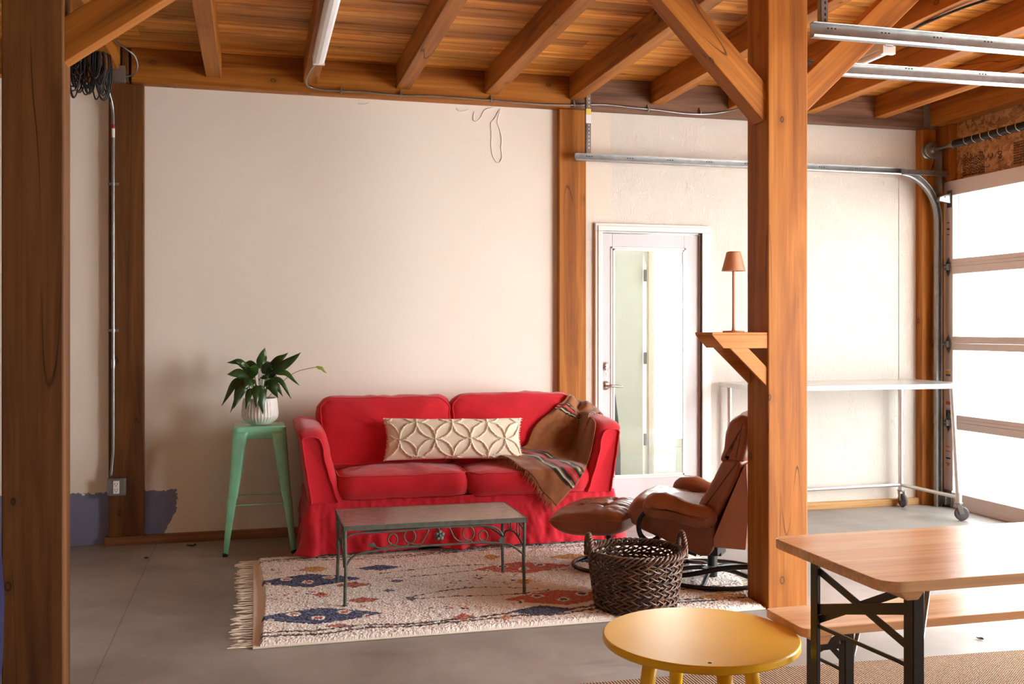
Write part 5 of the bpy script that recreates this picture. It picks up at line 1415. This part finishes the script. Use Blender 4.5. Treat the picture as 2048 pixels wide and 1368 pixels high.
plank_top(tb_, 1.392, 3.59, 1.985, 2.515, .77, .026, .05)
for x in (1.455, 3.46):
    m_ = MB(); m_.prism([(x, .744), (x, .735), (x + .02, .715), (x + .05, .715), (x + .075, .744)], 'y', 2.02, 2.48); obj('cleat', m_, 'table_wood', tb_, bevel=.002)
trestle(tb_, 1.497, 2.045, 2.455, .744, 1, w=.034); trestle(tb_, 3.44, 2.045, 2.455, .744, -1, w=.034)
bn = thing('bench', (2.6, 2.73, 0), 'folding pine bench with black steel legs behind the beer table', 'bench')
plank_top(bn, 1.555, 3.75, 2.61, 2.84, .47, .026, .02, 1)
for x in (1.60, 3.64):
    m_ = MB(); m_.prism([(x, .444), (x, .430), (x + .015, .415), (x + .045, .415), (x + .065, .444)], 'y', 2.625, 2.825); obj('cleat', m_, 'table_wood', bn, bevel=.002)
trestle(bn, 1.70, 2.635, 2.815, .444, 1, w=.032, tall=False); trestle(bn, 3.6, 2.635, 2.815, .444, -1, w=.032, tall=False)
# jute rug
def jute():
    t = NT('woven_jute'); tc = t.node('ShaderNodeTexCoord')
    w1 = t.node('ShaderNodeTexWave', bands_direction='X'); w1.inputs['Scale'].default_value = 26; t.link(tc, 'Object', w1, 'Vector')
    w2 = t.node('ShaderNodeTexWave', bands_direction='Y'); w2.inputs['Scale'].default_value = 34; t.link(tc, 'Object', w2, 'Vector')
    m = t.math('MULTIPLY', (w1, 1), (w2, 1)); n = t.noise((tc, 3), 5, 3)
    r = t.ramp(m[0], 0, [(.08, srgb(92, 62, 44)), (.30, srgb(196, 158, 120)), (1, srgb(222, 186, 150))])
    col = t.mix(.35, (r, 0), (t.ramp(n, 0, [(.3, g(.75)), (.7, g(1))]), 0), 'MULTIPLY'); t.color(col); t.rough(.95); t.bump(m, .8, .006); return t.m
m_ = MB(); m_.prism([(1.10, 3.585), (1.10, .6), (4.4, .6), (4.4, 3.47), (3.1, 3.50), (1.84, 3.568)][::-1], 'z', 0.001, .009)
obj('jute_rug', m_, jute(), bevel=.003, label='flat woven jute rug under the beer table', cat='rug')
# ---------------------------------------------------------------- wheeled aluminium work table
wt = thing('work_table', (4.05, 6.3, 0), 'long wheeled metal work table against the white wall beside the garage door', 'table')
m_ = MB(); m_.box((3.265, 5.98, .932), (4.90, 6.635, .966)); obj('tabletop', m_, 'alu', wt, bevel=.004)
for (xt, yt_, xb, yb) in ((3.335, 6.60, 3.335, 6.60), (3.30, 6.03, 3.28, 6.02), (4.76, 6.595, 4.76, 6.595), (4.765, 6.03, 4.805, 6.01)):
    m_ = MB(); m_.cyl((xt, yt_, .932), (xb, yb, .12), .0165, 16); m_.cyl((xb, yb, .20), (xb, yb, .125), .021, 16); lg = obj('leg', m_, 'alu', wt, smooth=False)
    m_ = MB(); ax = Vector((1, .0, 0)) if yb > 6.5 else Vector((.5, .85, 0)).normalized(); sd = Vector((-ax.y, ax.x, 0))
    c = Vector((xb, yb, 0)) + sd * (-.02)
    top = Vector((xb, yb, .115)); m_.cyl(top, top + Vector((0, 0, .012)), .028, 16)
    for s_ in (-1, 1): m_.bar(top + ax * .02 * s_, c + ax * .02 * s_ + Vector((0, 0, .048)), .003, .03, up=tuple(sd))
    obj('caster_fork', m_, 'galv', lg, bevel=.001)
    m_ = MB(); q = Matrix(((ax.x, sd.x, 0, c.x), (ax.y, sd.y, 0, c.y), (0, 0, 1, .05), (0, 0, 0, 1)))
    m_.lathe([(0, -.013), (.036, -.013), (.047, -.011), (.05, 0), (.047, .011), (.036, .013), (0, .013)], (0, 0, 0), 28, 'x'); m_.xf(q)
    wh = obj('wheel', m_, plain('grey_caster_rubber', srgb(92, 90, 94), .6) if 'grey_c' not in M else M['grey_c'], lg, smooth=True); M['grey_c'] = wh.data.materials[0]
m_ = MB(); m_.cyl((3.335, 6.60, .155), (4.76, 6.595, .165), .0135, 14); obj('lower_rail', m_, 'alu', wt)
m_ = MB(); m_.cyl((4.76, 6.595, .165), (4.80, 6.01, .165), .0135, 14); obj('lower_rail', m_, 'alu', wt)
m_ = MB(); m_.cyl((3.335, 6.60, .165), (3.28, 6.02, .165), .0135, 14); obj('lower_rail', m_, 'alu', wt)
# small things: dead leaves and debris on the floor, the blue shape at the left edge
random.seed(8)
dl = plain('dry_leaf', srgb(74, 56, 42), .9)
def scrap(x, y, s, label):
    m_ = MB(); n = 9
    vs = [(x + s * math.cos(2 * PI * k / n) * random.uniform(.5, 1.1), y + s * .7 * math.sin(2 * PI * k / n) * random.uniform(.5, 1.1), .003 + random.uniform(0, s * .5)) for k in range(n)] + [(x, y, .002)]
    m_.add(vs, [(k, (k + 1) % n, n) for k in range(n)])
    obj('dry_leaf', m_, dl, solid=.001, label=label, cat='debris')
scrap(-.62, 6.20, .022, 'small dark crumpled scrap on the concrete below the left wall post')
scrap(-.38, 6.48, .03, 'flat dark stain-like scrap on the floor by the left end of the baseboard')
scrap(2.66, 3.30, .016, 'tiny dark scrap on the floor just beyond the corner of the beer table')
scrap(3.05, 3.68, .022, 'curled dark leaf on the bright floor beyond the beer table')
scrap(3.42, 3.80, .018, 'second curled leaf on the bright floor, right of the first')
m_ = MB(); m_.lathe([(0, .01), (.16, .01), (.185, .06), (.205, .3), (.21, .5), (.20, .66), (.17, .735), (.08, .765), (0, .77)], (-.975, 3.42, 0), 48)
obj('blue_barrel', m_, plain('navy_blue_plastic', srgb(28, 36, 74), .35), smooth=True, label='dark navy rounded shape just visible at the left edge beside the big dark post', cat='container')
